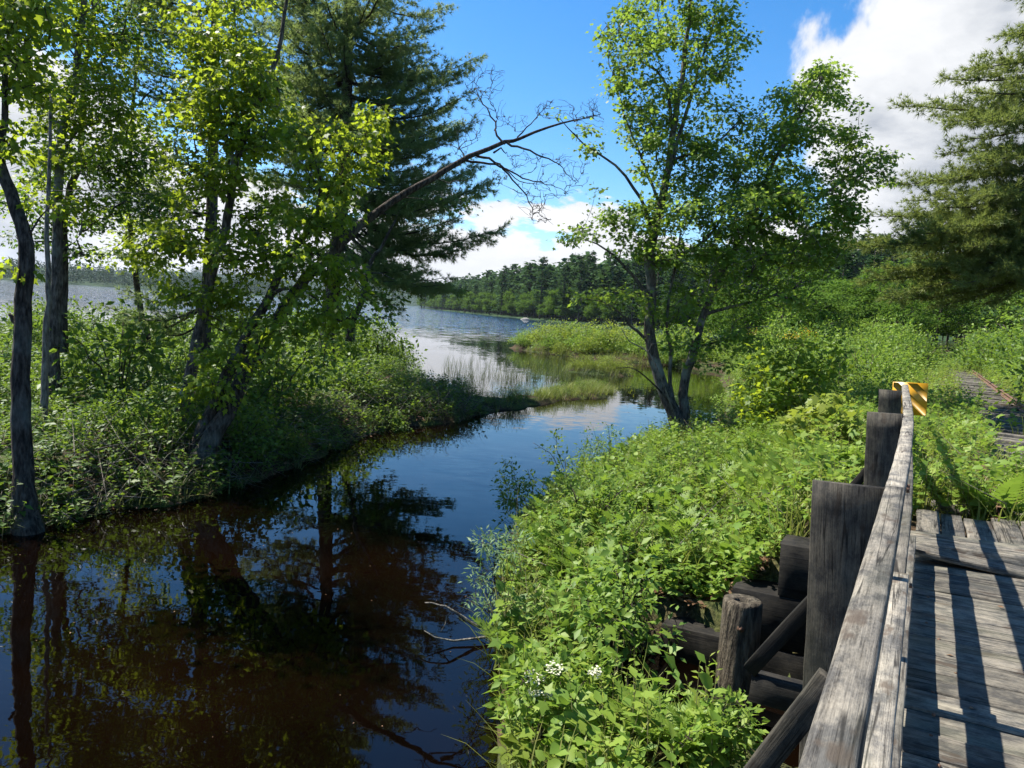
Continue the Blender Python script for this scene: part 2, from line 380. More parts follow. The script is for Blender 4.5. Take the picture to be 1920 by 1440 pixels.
def wob(x, y, f, ph=0.):
    return (np.sin(x * f + 1.3 * np.sin(y * f * .7 + ph)) + np.sin(y * f * 1.1 + 1.7 * np.sin(x * f * .6 + ph * 2))) * .5

def land(x, y):
    x = np.asarray(x, float); y = np.asarray(y, float)
    dl = sdf(LEFT, x, y) + .16 * wob(x, y, 2.6) + .08 * wob(x, y, 6.1, 2); dr = sdf(RIGHT, x, y) + .12 * wob(x, y, 2.3, 1) + .06 * wob(x, y, 6.7, .5); di = sdf(ISLET, x, y)
    s = x * EL[0] + y * EL[1]; t = x * ER0[0] + y * ER0[1]
    def shore(d, top, sl, dep): return np.where(d > 0, np.minimum(top, .04 + sl * d), np.maximum(-dep, sl * .9 * d))
    zl = shore(dl, (.5 + .12 * wob(x, y, .8)) * (1 - .74 * sst(20.6, 22, y) * sst(-1.8, -.6, x)), .5, 1.6)
    zr = shore(dr, .45 + .1 * wob(x, y, .7, 1), .4, 1.6)
    near = sst(260, 120, np.hypot(x, y))
    emb = (.3 + 1.0 * sst(-1.75 - np.clip(s - 6.3, 0, 60) * .24, -.5 - np.clip(s - 6.4, 0, 1.5) * .2, t)) * sst(6.2, 6.3, s) * near * sst(26, 12, t) + .45 * sst(12, 26, t)
    zr = np.where(dr > .3, np.maximum(zr, emb), zr)
    zr = zr - .9 * sst(4.5, 4.8, s) * sst(6.26, 6.2, s) * sst(-2.3, -1.95, t) * sst(6, 5, t)
    zr = np.where((dr > 0) & (y > 60), zr + np.clip(dr - 4, 0, 200) * .075 + np.clip(dr - 20, 0, 160) * .07 * sst(100, 250, y), zr)
    zi = shore(di, .2, .3, 1.6)
    z = np.maximum(np.maximum(zl, zr), zi)
    df = sdf(FARL, x, y); dh = sdf(FARH, x, y)
    z = np.where(df > -20, np.maximum(z, np.clip(df * .03, -1.5, 14) + np.clip(df - 300, 0, 900) * .03 * (1 + .4 * wob(x, y, .004))), z)
    z = np.where(dh > -20, np.maximum(z, np.clip(dh * .11, -1.5, 75 * (1 + .35 * wob(x, y, .0021, .6)))), z)
    return z

def build_ground():
    def axis(n, near, far, c):
        u = np.linspace(-1, 1, n); k = 8.6
        return c + np.sinh(u * k) / np.sinh(k) * far + u * near
    xs = axis(440, 24, 6000, 1.5); ys = axis(460, 30, 6400, 14)
    X, Y = np.meshgrid(xs, ys)
    Z = land(X, Y)
    Z += np.where(np.hypot(X, Y) < 90, .035 * wob(X, Y, 4.3) + .02 * wob(X, Y, 9.1, 2), 0) * (Z > .1)
    nx, ny = len(xs), len(ys)
    i = (np.arange(ny - 1)[:, None] * nx + np.arange(nx - 1)[None]).ravel()
    q = np.stack([i, i + 1, i + nx + 1, i + nx], 1)
    o = mesh_obj('ground', np.stack([X, Y, Z], -1).reshape(-1, 3), [q], M['soil'], smooth=True)
    tag(o, kind='structure')
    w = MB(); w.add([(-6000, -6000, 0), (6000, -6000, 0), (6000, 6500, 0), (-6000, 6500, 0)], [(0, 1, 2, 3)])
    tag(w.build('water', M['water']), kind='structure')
build_ground()

# ------------------------------------------------------------------ tree growing
def catmull(pts, seg=.25):
    p = np.asarray(pts, float)
    if len(p) == 2: p = np.stack([p[0], (p[0] + p[1]) / 2, p[1]])
    q = np.concatenate([[2 * p[0] - p[1]], p, [2 * p[-1] - p[-2]]])
    out = []
    for i in range(1, len(q) - 2):
        n = max(2, int(np.linalg.norm(q[i + 1] - q[i]) / seg))
        t = np.linspace(0, 1, n, endpoint=False)[:, None]
        a, b, c, d = q[i - 1], q[i], q[i + 1], q[i + 2]
        out.append(.5 * ((2 * b) + (-a + c) * t + (2 * a - 5 * b + 4 * c - d) * t ** 2 + (-a + 3 * b - 3 * c + d) * t ** 3))
    return np.concatenate(out + [p[-1:]])

class Skel:
    def __init__(s, rs, cap=40000):
        s.pos = np.zeros((cap, 3)); s.tan = np.zeros((cap, 3)); s.own = np.zeros(cap, int); s.n = 0
        s.br = []; s.rs = rs; s.tips = []
    def _nodes(s, pts, bi):
        k = len(pts); t = np.gradient(pts, axis=0) if k > 1 else np.array([[0, 0, 1.]])
        t /= np.linalg.norm(t, axis=1)[:, None] + 1e-9
        s.pos[s.n:s.n + k] = pts; s.tan[s.n:s.n + k] = t; s.own[s.n:s.n + k] = bi; s.n += k
    def limb(s, pts, r0, r1, grow=True, seg=.25, wobble=.01, flare=0.):
        c = catmull(pts, seg)
        c = c + np.cumsum(s.rs.randn(*c.shape), 0) * 0 + s.rs.randn(*c.shape) * wobble
        r = np.linspace(r0, r1, len(c))
        if flare: r[:4] *= 1 + flare * np.array([1, .55, .25, .1])[:len(r[:4])]
        s.br.append(dict(p=c, r=r, par=-1, fixed=True))
        if grow: s._nodes(c[len(c) // 6:], len(s.br) - 1)
        return c
    def grow(s, tg, jit=.03, bow=.35, maxlen=9., upcost=.9):
        tg = np.asarray(tg, float)
        if not len(tg): return
        d0 = np.array([np.min(np.linalg.norm(s.pos[:s.n] - t, axis=1)) for t in tg])
        for ti in np.argsort(d0):
            t = tg[ti]; v = t - s.pos[:s.n]; d = np.linalg.norm(v, axis=1)
            cost = d + upcost * np.maximum(0, -v[:, 2]) - .25 * (v * s.tan[:s.n]).sum(1)
            j = int(np.argmin(cost)); L = d[j]
            if L > maxlen: continue
            p0 = s.pos[j]; c = p0 + s.tan[j] * L * bow + np.array([0, 0, .1 * L])
            n = max(3, int(L / .22)); u = np.linspace(0, 1, n + 1)[:, None]
            path = (1 - u) ** 2 * p0 + 2 * u * (1 - u) * c + u * u * t
            path[1:-1] += s.rs.randn(n - 1, 3) * jit
            par = s.own[j]; s.br.append(dict(p=path, r=None, par=par, fixed=False)); bi = len(s.br) - 1
            if s.n + n < len(s.pos): s._nodes(path[1:], bi)
            s.tips.append(bi)
    def wood(s, mb, rtip=.004, rk=.0052, rmax=.06):
        cnt = np.ones(len(s.br))
        for i in range(len(s.br) - 1, -1, -1):
            b = s.br[i]
            if b['par'] >= 0: cnt[b['par']] += cnt[i]
        for i, b in enumerate(s.br):
            if b['fixed']: r = b['r']; sides = 9 if r[0] > .07 else (7 if r[0] > .03 else 5)
            else:
                r0 = min(rmax, rtip + rk * sqrt(cnt[i] - .7)); r = np.linspace(r0, rtip * .8, len(b['p'])); sides = 5 if r0 > .015 else 3
            mb.tube(b['p'], r, sides)
    def foliage(s, mb, per=16, spread=.2, size=.09, tm=MAPLE, flat=.55, droop=.35, frac=.6, tilt=.5):
        rs = s.rs; Pn = []; D = []
        for bi in s.tips:
            p = s.br[bi]['p']; k = rs.poisson(per)
            if k == 0: continue
            i0 = (1 - frac * rs.rand(k)) * (len(p) - 1)
            ii = np.clip(i0.astype(int), 0, len(p) - 2); fr = (i0 - ii)[:, None]
            c = p[ii] * (1 - fr) + p[ii + 1] * fr
            o = rs.randn(k, 3) * spread * np.array([1, 1, flat])
            Pn.append(c + o); d = (p[-1] - p[max(0, len(p) - 3)]); d = d / (np.linalg.norm(d) + 1e-9)
            D.append(d * .6 + o / (spread + 1e-9) * .8 + np.array([0, 0, -droop]))
        if not Pn: return
        Pn = np.concatenate(Pn); D = np.concatenate(D) + rs.randn(len(Pn), 3) * .3
        N = np.array([0, 0, 1.]) + rs.randn(len(Pn), 3) * tilt
        mb.leaves(Pn, D, N, size * (.5 + .72 * rs.rand(len(Pn))), tm)

def blob_pts(rs, blobs, dens, d, sd):
    """targets inside pixel ellipses (x,y,rx,ry[,depth shift[,density]]) at depth d"""
    out = []
    for b in blobs:
        x, y, rx, ry = b[:4]; dd = d + (b[4] if len(b) > 4 else 0); k = b[5] if len(b) > 5 else 1.
        n = max(1, int(rs.poisson(rx * ry * dens * k)))
        a = rs.rand(n) * 2 * pi; q = np.sqrt(rs.rand(n))
        X = x + rx * q * np.cos(a); Y = y + ry * q * np.sin(a)
        z = dd + rs.randn(n) * min(sd, .9 * (rx + ry) * .5 * d / F + .15)
        out += [P(X[i], Y[i], z[i]) for i in range(n)]
    return np.array(out)

DENS = 1.2; PER = 1.75
def tree(name, label, cat, d, limbs, blobs, dens=.012, sd=1.2, leaf='maple', tm=MAPLE, size=.09, per=16, spread=.2, bark='bark', seed=1, group=None, extra=None, flat=.55, flare=.5, rk=.0052, maxlen=5., tilt=.5, crown='crown', trunk='trunk', droop=.35):
    rs = np.random.RandomState(seed); sk = Skel(rs)
    for i, L in enumerate(limbs):
        pts, r0, r1 = L[:3]
        sk.limb([P(*(q if len(q) == 3 else (*q, d))) for q in pts], r0, r1, flare=flare if i == 0 else 0)
    base = P(*(limbs[0][0][0] if len(limbs[0][0][0]) == 3 else (*limbs[0][0][0], d)))
    e = empty(name, base, label, cat, group)
    if len(blobs):
        sk.grow(blob_pts(rs, blobs, dens * DENS, d, sd), maxlen=maxlen)
    mb = MB(); sk.wood(mb, rk=rk)
    mb.build(trunk, M[bark], e, base, smooth=True)
    if len(blobs) and per > 0:
        lb = MB(); sk.foliage(lb, per * PER, spread * .92, size * 1.06, tm, flat=flat, tilt=tilt, droop=droop); lb.build(crown, M[leaf], e, base)
    return e, sk

# ------------------------------------------------------------------ broadleaf trees
# big maple on the right bank
tree('maple_tree', 'tall many-stemmed maple with bright open crown at the right water edge', 'tree', 16.6,
 [([(1277, 812), (1262, 770), (1240, 720), (1222, 650), (1218, 600), (1222, 540), (1217, 480), (1232, 420), (1247, 350), (1262, 250), (1275, 170), (1290, 60), (1300, -40), (1305, -160)], .155, .015),
  ([(1287, 806), (1283, 720), (1300, 660), (1315, 600), (1338, 545), (1370, 480), (1405, 430), (1440, 330, 16.2), (1480, 250, 15.9), (1540, 150, 15.8)], .125, .015),
  ([(1268, 780), (1256, 720), (1258, 660), (1250, 600), (1262, 520), (1275, 440)], .055, .02),
  ([(1249, 340), (1285, 215), (1310, 130), (1345, 20)], .06, .015), ([(1262, 250), (1245, 150), (1200, 110), (1165, 70)], .05, .012),
  ([(1219, 560), (1190, 520), (1160, 490), (1120, 455), (1080, 450)], .05, .008),
  ([(1225, 440), (1200, 375), (1155, 310), (1095, 270), (1050, 222)], .05, .008),
  ([(1320, 590), (1370, 575), (1430, 560), (1490, 540)], .045, .01), ([(1303, 650), (1350, 640), (1400, 615), (1440, 612)], .03, .008),
  ([(1405, 430), (1480, 400), (1550, 360), (1640, 300), (1690, 293)], .05, .007), ([(1222, 650), (1195, 620), (1180, 610), (1150, 575), (1100, 560)], .045, .008),
  ([(1217, 500), (1290, 470), (1340, 430), (1380, 350)], .05, .015), ([(1240, 390), (1180, 240), (1150, 150)], .04, .012),
  ([(1255, 300), (1340, 270), (1400, 210)], .04, .01)],
 [(1235, 25, 75, 55), (1335, 15, 50, 50), (1160, 85, 45, 40), (1190, 165, 45, 45), (1255, 125, 70, 65), (1350, 95, 55, 55), (1395, 85, 32, 20, 0, .7), (1155, 150, 30, 30), (1180, 10, 25, 18), (1280, -70, 70, 50), (1310, -150, 50, 40),
  (1270, 220, 75, 60), (1205, 245, 40, 40), (1365, 210, 48, 36), (1480, 195, 45, 55), (1530, 165, 50, 45), (1560, 135, 45, 22), (1590, 190, 28, 14),
  (1525, 250, 65, 50), (1455, 270, 55, 60), (1595, 255, 35, 22, 0, .6), (1620, 300, 45, 18, 0, .7), (1668, 300, 32, 12, 0, .6), (1560, 325, 65, 34),
  (1260, 305, 80, 55), (1350, 305, 75, 50), (1400, 335, 65, 42), (1090, 237, 30, 15, 0, .8), (1057, 215, 18, 8), (1100, 275, 22, 10), (1110, 342, 26, 10), (1150, 235, 22, 14, 0, .5),
  (1255, 395, 75, 45), (1340, 395, 85, 52, -.4, 1.3), (1430, 395, 85, 52, -.6, 1.6), (1520, 385, 85, 42, -.4, 1.6), (1590, 410, 42, 28, 0, 1.2), (1470, 345, 70, 26, -.5, 1.4), (1640, 330, 40, 16, 0, 1.2), (1600, 360, 40, 22),
  (1110, 438, 60, 14), (1120, 405, 28, 20, 0, .6), (1180, 405, 46, 25), (1065, 456, 26, 8), (1205, 450, 45, 28), (1390, 465, 95, 42, 0, 1.4), (1480, 465, 85, 38, 0, 1.6), (1560, 440, 50, 32, 0, 1.3), (1540, 500, 50, 26, 0, 1.1),
  (1300, 490, 75, 34), (1240, 470, 55, 34), (1155, 548, 56, 20), (1100, 560, 36, 10), (1240, 570, 62, 34, 0, .7), (1330, 565, 75, 40, 0, .8), (1435, 545, 95, 42, 0, 1.2), (1345, 635, 75, 38, 0, .8), (1405, 640, 45, 26, 0, .7), (1290, 620, 50, 50, 0, .5), (1245, 640, 34, 32, 0, .5), (1400, 690, 40, 15, 0, .5), (1320, 680, 30, 20, 0, .4)],
 dens=.0098, sd=1.0, leaf='maple_green', size=.092, per=17, spread=.14, bark='bark_maple', seed=11)

DENS = 1.0; PER = 1.75
# leaning bare tree with the second, leafy stem of its clump
# stems
L1 = [(373, 872, 11.), (436, 751, 11.2), (471, 681, 11.4), (502, 627, 11.6), (544, 560, 11.8), (576, 518, 11.9), (627, 473, 12), (653, 440, 12), (733, 380, 12.2), (813, 333, 12.4), (880, 293, 12.6), (947, 267, 12.8), (973, 260, 12.9), (1030, 237, 13), (1075, 228, 13), (1125, 214, 13.1)]
rs_ = np.random.RandomState(5); sk = Skel(rs_); base = P(368, 880, 11.)
bl = sk.limb([P(*q) for q in L1], .135, .007, flare=.5)
for pts, r0, r1 in [([(945, 270), (928, 245), (930, 238), (923, 217), (900, 187), (890, 157), (905, 140)], .022, .004), ([(873, 303), (927, 310), (980, 333), (1040, 350), (1060, 360)], .025, .004), ([(893, 293), (930, 303), (960, 337), (987, 367), (1000, 400), (997, 413)], .026, .004),
    ([(947, 267), (993, 283), (1040, 303), (1077, 340)], .024, .004), ([(970, 258), (1010, 215), (1030, 195)], .014, .003), ([(870, 300), (865, 280), (840, 270)], .016, .004), ([(733, 380), (760, 372), (800, 375)], .014, .004), ([(930, 303), (975, 340), (1020, 345)], .014, .004), ([(1000, 400), (1015, 405), (1035, 418)], .008, .003), ([(925, 285), (940, 280), (948, 287)], .02, .008), ([(813, 333), (840, 340), (880, 340)], .014, .005)]:
    sk.limb([P(x, y, 12.7 + .1 * k) for k, (x, y) in enumerate(pts)], r0, r1, seg=.1, wobble=.012)
tw = [(910, 150, 40, 35), (930, 190, 22, 30), (960, 230, 30, 18), (1040, 205, 40, 20), (1100, 225, 35, 22), (1000, 360, 40, 40), (1010, 400, 30, 22), (1050, 345, 35, 30), (1080, 320, 30, 40), (930, 330, 25, 20), (880, 240, 28, 30), (860, 280, 25, 20), (1110, 200, 25, 18), (1030, 300, 40, 18), (975, 300, 25, 18)]
sk.grow(blob_pts(rs_, tw, .05, 12.8, .35), jit=.014, bow=.25, maxlen=1.2)
e = empty('leaning_maple', base, 'leaning tree whose long trunk arches bare and leafless out over the channel', 'tree')
mb = MB(); sk.wood(mb, .0028, .0022, .02); mb.build('trunk', M['bark'], e, base, smooth=True)

tree('young_maple', 'leafy maple stem leaning beside the bare arching trunk, with yellow-green hanging leaves', 'tree', 11.2,
 [([(360, 874), (397, 770, 11.3), (428, 704, 11.4), (459, 634, 11.5), (506, 553, 11.6), (540, 480, 11.7), (590, 420, 11.7), (625, 340, 11.6), (690, 225, 11.5)], .12, .012),
  ([(506, 553, 11.6), (560, 540, 11.4), (620, 590, 11.3)], .04, .01), ([(590, 420, 11.7), (600, 330, 11.4), (570, 250, 11.2)], .04, .01), ([(540, 480, 11.7), (590, 470, 11.3), (650, 540, 11.2)], .03, .008), ([(397, 770, 11.3), (415, 730, 10.9), (440, 700, 10.7)], .02, .006)],
 [(705, 205, 28, 26), (690, 245, 38, 28), (612, 265, 62, 34), (682, 292, 46, 36), (592, 322, 56, 36), (562, 252, 36, 20), (640, 345, 40, 28), (560, 420, 56, 44), (622, 400, 44, 36), (520, 470, 38, 36), (600, 455, 36, 26), (660, 375, 28, 20, 0, .6), (560, 560, 55, 26), (612, 600, 50, 24, 0, .7), (650, 560, 40, 30, 0, .7), (700, 600, 34, 22, 0, .6), (640, 510, 40, 26, 0, .9), (580, 500, 50, 30, -.3, .9), (500, 640, 50, 30, -.3, .7), (460, 690, 40, 26, -.3, .7), (540, 610, 40, 30, -.3, .8), (390, 708, 42, 34), (432, 742, 28, 18), (372, 742, 36, 18), (410, 660, 40, 26, 0, .7)],
 dens=.011, sd=.6, leaf='maple', size=.088, per=13, spread=.14, seed=21, bark='bark', droop=.7, tilt=.7)

tree('upright_maple', 'sunlit maple on the left bank, yellow-green crown against the dark pine', 'tree', 11.9,
 [([(333, 800), (345, 750), (358, 700), (380, 600), (400, 500), (423, 433), (440, 317), (458, 260), (480, 207), (493, 177), (520, 105), (533, 33), (540, -60), (525, -160)], .11, .012),
  ([(440, 317), (420, 240), (400, 170), (380, 80), (370, 0)], .05, .012), ([(423, 433), (380, 430), (320, 440), (270, 465)], .035, .008), ([(458, 260), (410, 180), (380, 120)], .04, .01), ([(400, 500), (440, 470), (480, 490)], .03, .008), ([(430, 380), (380, 330), (330, 290)], .035, .008), ([(480, 207), (450, 120), (440, 30)], .04, .01)],
 [(400, 50, 60, 52), (430, 125, 80, 62), (372, 95, 40, 50), (480, 140, 50, 60), (392, 195, 70, 54), (455, 215, 66, 52), (502, 175, 26, 50), (350, 228, 50, 36), (422, 280, 72, 44), (330, 290, 52, 26), (402, 335, 56, 40), (362, 440, 76, 34), (302, 442, 52, 25), (262, 472, 52, 22), (400, 470, 56, 28), (472, 500, 56, 34), (382, 560, 54, 34, 0, .9), (440, 605, 44, 42, 0, .9), (340, 540, 50, 24, 0, .6), (470, 300, 50, 46), (500, 370, 44, 40), (470, 420, 46, 34), (350, 380, 50, 26, 0, .8), (430, 540, 40, 30, 0, .7), (430, -10, 80, 30), (320, 30, 22, 22, 0, .6), (540, 240, 28, 40, 0, .6), (470, -60, 70, 40, 0, .6), (420, -130, 80, 50, 0, .4)],
 dens=.0105, sd=.7, leaf='maple', size=.088, per=14, spread=.15, seed=31, bark='bark_maple', droop=.6, tilt=.65)

tree('dark_trunk_tree', 'nearest dark trunk at the left edge, rising straight from the water line', 'tree', 8.5,
 [([(52, 1008), (46, 930), (44, 887), (39, 790), (39, 712), (43, 611), (47, 518), (49, 456), (40, 420), (20, 360), (0, 310), (-25, 250), (-40, 120), (-20, -40), (-10, -180), (-20, -330)], .125, .02),
  ([(-10, 300), (2, 265), (7, 233), (12, 140), (20, 50), (28, -60)], .05, .02), ([(49, 470), (60, 430), (90, 390)], .02, .006), ([(40, 620), (25, 600), (18, 590)], .03, .02)],
 [(25, 60, 50, 50), (85, 75, 50, 50), (20, 125, 30, 40), (45, 15, 60, 30), (60, 160, 40, 40, 0, .7), (15, 250, 26, 30, 0, .8), (20, 290, 26, 22), (10, 500, 16, 20, 0, .8), (90, 400, 20, 14, 0, .5), (20, -60, 90, 60, 0, .5), (-60, -60, 80, 70, 0, .4), (0, -180, 110, 70, 0, .3), (-40, -300, 90, 70, 0, .3)],
 dens=.010, sd=.5, leaf='maple', size=.088, per=13, spread=.16, seed=41, bark='bark', maxlen=3., droop=.6, tilt=.7)

tree('dead_snag', 'pale barkless dead trunk standing directly behind the nearest dark trunk', 'tree', 11.6,
 [([(82, 790), (83, 740), (85, 634), (91, 537), (89, 440), (90, 360), (93, 260), (96, 180)], .06, .02), ([(90, 360), (120, 358), (180, 356), (240, 362), (300, 366)], .008, .003), ([(93, 270), (50, 268), (0, 266)], .006, .003), ([(91, 305), (60, 304), (20, 318)], .006, .003)], [], leaf='maple', bark='bark_dead', seed=45, flare=.2)

tree('left_bank_maple', 'lichen-spotted maple trunk right behind the pale dead snag, sparse leaves high up', 'tree', 13.5,
 [([(99, 745), (101, 634), (107, 537), (107, 440), (110, 330), (118, 245), (140, 160), (150, 60), (160, -40), (158, -180), (150, -330)], .115, .02), ([(118, 245), (70, 180), (55, 100), (50, 0)], .05, .012), ([(112, 300), (150, 240), (200, 230)], .03, .008), ([(107, 470), (130, 460), (150, 442)], .015, .004)],
 [(140, 55, 42, 40), (150, 165, 58, 48), (110, 225, 56, 46), (60, 160, 44, 36), (200, 235, 52, 42), (95, 325, 46, 40, 0, .8), (50, 390, 44, 26, 0, .8), (150, 380, 48, 32, 0, .7), (200, 110, 40, 44, 0, .7), (100, 20, 50, 30), (130, 290, 40, 24, 0, .6), (215, 170, 30, 30, 0, .6), (140, -70, 100, 60, 0, .4), (90, -160, 90, 60, 0, .3), (190, -180, 90, 70, 0, .25), (60, -60, 60, 50, 0, .4)],
 dens=.015, sd=.8, leaf='maple', size=.088, per=15, spread=.18, seed=51, bark='bark_maple')

tree('slim_dark_tree', 'slim black trunk just right of the lichen-spotted maple, forking high up', 'tree', 15.,
 [([(117, 660), (118, 600), (119, 490), (122, 420), (133, 347), (147, 317), (155, 220), (160, 127), (175, 40), (185, -50), (200, -180), (205, -320)], .09, .015), ([(160, 127), (130, 90), (110, 30)], .03, .01), ([(158, 150), (185, 110), (205, 90)], .025, .008)],
 [(180, 300, 44, 36, 0, .7), (232, 292, 48, 38), (250, 382, 62, 36), (200, 60, 40, 46), (255, 60, 34, 40, 0, .6), (160, 10, 36, 26), (230, 330, 40, 26, 0, .8), (190, 420, 50, 20, 0, .8), (60, 440, 50, 22, 0, .7), (330, 420, 40, 26, 0, .7), (30, 380, 40, 30, 0, .8), (300, 280, 40, 40, 0, .7), (335, 180, 40, 40, 0, .7), (240, 180, 30, 40, 0, .7), (80, 300, 40, 40, 0, .6), (150, 470, 40, 18, 0, .6), (220, -60, 90, 50, 0, .3), (260, -150, 90, 60, 0, .25)],
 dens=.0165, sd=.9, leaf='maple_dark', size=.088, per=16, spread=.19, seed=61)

tree('leafy_sapling', 'thin young tree leaning slightly, alone between the left trunks and the sunlit maple', 'tree', 17.,
 [([(277, 640), (264, 580), (253, 510), (245, 440), (238, 360), (245, 280), (250, 200), (262, 60), (270, -80)], .075, .015), ([(253, 510), (300, 480), (340, 470)], .02, .006), ([(245, 440), (210, 470), (180, 490)], .02, .006)],
 [(300, 345, 60, 34), (250, 420, 50, 22), (205, 475, 36, 18), (290, 500, 40, 22), (250, 240, 36, 40, 0, .7), (300, 250, 40, 36, 0, .7), (330, 370, 30, 26, 0, .7), (270, 100, 60, 50, 0, .6), (280, 0, 60, 50), (260, -90, 60, 50)],
 dens=.016, sd=.9, leaf='maple', size=.088, per=16, spread=.19, seed=71)

tree('slender_tree', 'slender dark stem with few leaves between the big pine and the open lake', 'tree', 21.,
 [([(655, 640), (663, 600), (680, 560), (687, 515), (700, 480), (713, 470), (728, 440), (742, 412)], .1, .03), ([(687, 515), (715, 512), (750, 530)], .03, .008), ([(700, 480), (670, 455), (660, 440)], .025, .008)],
 [(720, 545, 34, 14, 0, .8), (745, 562, 26, 10, 0, .8), (690, 560, 40, 26), (660, 585, 40, 20), (720, 585, 26, 14, 0, .6), (905, 390, 16, 14, -2, .7), (860, 385, 34, 14, -2, .7)],
 dens=.011, sd=.8, leaf='maple_dark', size=.12, per=11, spread=.2, seed=81)

# ------------------------------------------------------------------ pines
def pine(name, label, d, trunk, r0, r1, branches, auto=(), leaf='pine', seed=1, needle=.13, twig=.55, step=.13, bark='bark', dens=1., group=None, upt=.14):
    rs = np.random.RandomState(seed)
    tp = catmull([P(*(q if len(q) == 3 else (*q, d))) for q in trunk], .4)
    base = tp[0]; wd = MB(); nb = MB()
    wd.tube(tp, np.linspace(r0, r1, len(tp)), 10)
    tx, ty, _ = proj(tp)
    todo = []
    for b in branches:
        ry, bx, by = b[:3]; dd = b[3] if len(b) > 3 else 0.
        i = int(np.argmin(np.abs(ty - ry))); todo.append((tp[i], P(bx, by, d + dd)))
    for (y0, y1, n, l0, l1, up) in auto:
        for k in range(n):
            i = int(np.argmin(np.abs(ty - (y0 + (y1 - y0) * (k + rs.rand()) / n)))); a = rs.rand() * 2 * pi
            L = (l0 + (l1 - l0) * rs.rand()); todo.append((tp[i], tp[i] + np.array([cos(a) * L, sin(a) * L, up * L * (.4 + rs.rand())])))
    PP = []; DD = []
    for a, b in todo:
        v = b - a; L = np.linalg.norm(v); hz = np.array([v[0], v[1], 0]); hz /= np.linalg.norm(hz) + 1e-9
        side = np.array([-hz[1], hz[0], 0])
        n = max(5, int(L / .3)); u = np.linspace(0, 1, n + 1)[:, None]
        path = a + v * u + np.array([0, 0, 1.]) * (-upt * L * (np.sin(u * pi) - .25 * u * u)) + np.cumsum(rs.randn(n + 1, 3) * .018, 0) * np.minimum(1, u * 4)
        rb = .012 + .0095 * L
        wd.tube(path, np.linspace(rb, .006, n + 1), 5)
        nt = int(L * 7.5 * dens)
        for k in range(nt):
            f = .16 + .84 * (k + rs.rand()) / nt
            i = min(int(f * n), n - 1); p = path[i] + (path[i + 1] - path[i]) * (f * n - i)
            tl = twig * (1.25 - f) * (.55 + .7 * rs.rand()) * min(1.6, .5 + L / 5) + .12
            sg = 1 if k % 2 else -1
            dr = (v / L) * (.55 + .5 * f) + side * sg * (1.05 - .6 * f) * (.6 + .6 * rs.rand()) + np.array([0, 0, .12 + .28 * rs.randn()])
            dr /= np.linalg.norm(dr)
            m = max(2, int(tl / step)); q = np.linspace(0, 1, m + 1)[:, None]
            tpth = p + dr * tl * q + np.array([0, 0, 1.]) * tl * (.18 * q * q - .05 * q)
            if rs.rand() < .6: wd.tube(tpth[[0, m // 2, m]], [.0065, .005, .003], 3)
            s0 = 1 if m > 2 else 0
            PP.append(tpth[s0:] + rs.randn(m + 1 - s0, 3) * .02); DD.append(np.tile(dr + [0, 0, .2], (m + 1 - s0, 1)) + rs.randn(m + 1 - s0, 3) * .25)
            if tl > .4:
                for g in range(int(tl / .14)):
                    q0 = tpth[rs.randint(1, m + 1)]; dv = dr + rs.randn(3) * .7; dv /= np.linalg.norm(dv)
                    PP.append(q0 + dv * np.array([[.07], [.17]]) * (.7 + .6 * rs.rand())); DD.append(np.stack([dv, dv]))
    PP = np.concatenate(PP); DD = np.concatenate(DD)
    nb.leaves(PP, DD, rs.randn(len(PP), 3), needle * (.75 + .5 * rs.rand(len(PP))), TUFT)
    e = empty(name, base, label, 'tree', group)
    wd.build('trunk', M[bark], e, base, smooth=True); nb.build('crown', M[leaf], e, base)
    return e

pine('white_pine', 'big dark white pine behind the leaning trunks, boughs reaching right over the lake', 23.,
 [(608, 712), (612, 660), (622, 560), (634, 450), (642, 370), (648, 250), (652, 100), (655, -60), (657, -260), (660, -480), (660, -640)], .27, .03,
 [(-190, 700, -80), (-120, 738, -40), (-60, 745, 23), (-30, 700, -10, 2), (40, 817, 42), (60, 780, 75, -2), (125, 823, 105), (140, 800, 130, 2), (165, 884, 138), (185, 840, 150, -2), (205, 893, 175), (225, 850, 190, 2), (250, 891, 228), (262, 830, 240, -2), (285, 860, 262), (290, 800, 270, 2), (330, 870, 300, 1), (350, 937, 348), (355, 860, 340, -2), (380, 900, 370, 1.5), (390, 938, 431), (400, 860, 410, -1.5), (410, 878, 478), (425, 820, 450, 2), (430, 862, 548), (440, 780, 500, -2), (455, 800, 555, 1), (465, 745, 580), (445, 720, 540, 2), (300, 830, 300, 1), (320, 780, 320, -1), (360, 840, 385, -2), (375, 800, 395, 2), (400, 830, 440, 1), (415, 790, 470, -1), (435, 820, 510, 1), (445, 760, 520, -2), (450, 830, 545, -1), (460, 700, 560, 1), (420, 900, 455, .5), (440, 840, 530, 0), (370, 905, 355, -1), (340, 880, 322, -.5), (240, 870, 245, .5), (220, 820, 215, 1), (150, 850, 118, 0),
  (-20, 430, 0), (10, 540, 10, 1), (60, 560, 60, -1), (100, 450, 90, 2), (140, 540, 140, 1.5), (190, 450, 200, -1), (230, 540, 240, 1), (270, 530, 285, -1.5), (310, 450, 310, 1.5), (350, 550, 350, 1), (370, 460, 375, 0), (390, 540, 395, 1.5), (30, 470, 50, 1), (80, 520, 90, -1), (120, 480, 130, 1), (165, 500, 170), (210, 520, 215, 2), (255, 470, 262), (300, 520, 300, -1), (335, 500, 332), (400, 520, 418), (440, 560, 500), (440, 500, 470, 1)],
 [(-620, -250, 40, 1., 3.2, .15), (-250, 330, 52, 2.6, 4.6, .1), (60, 290, 40, 1.2, 3., .12), (330, 470, 9, 2, 3.6, 0)], 'pine', 101, needle=.165, twig=.7, step=.13, dens=.85)

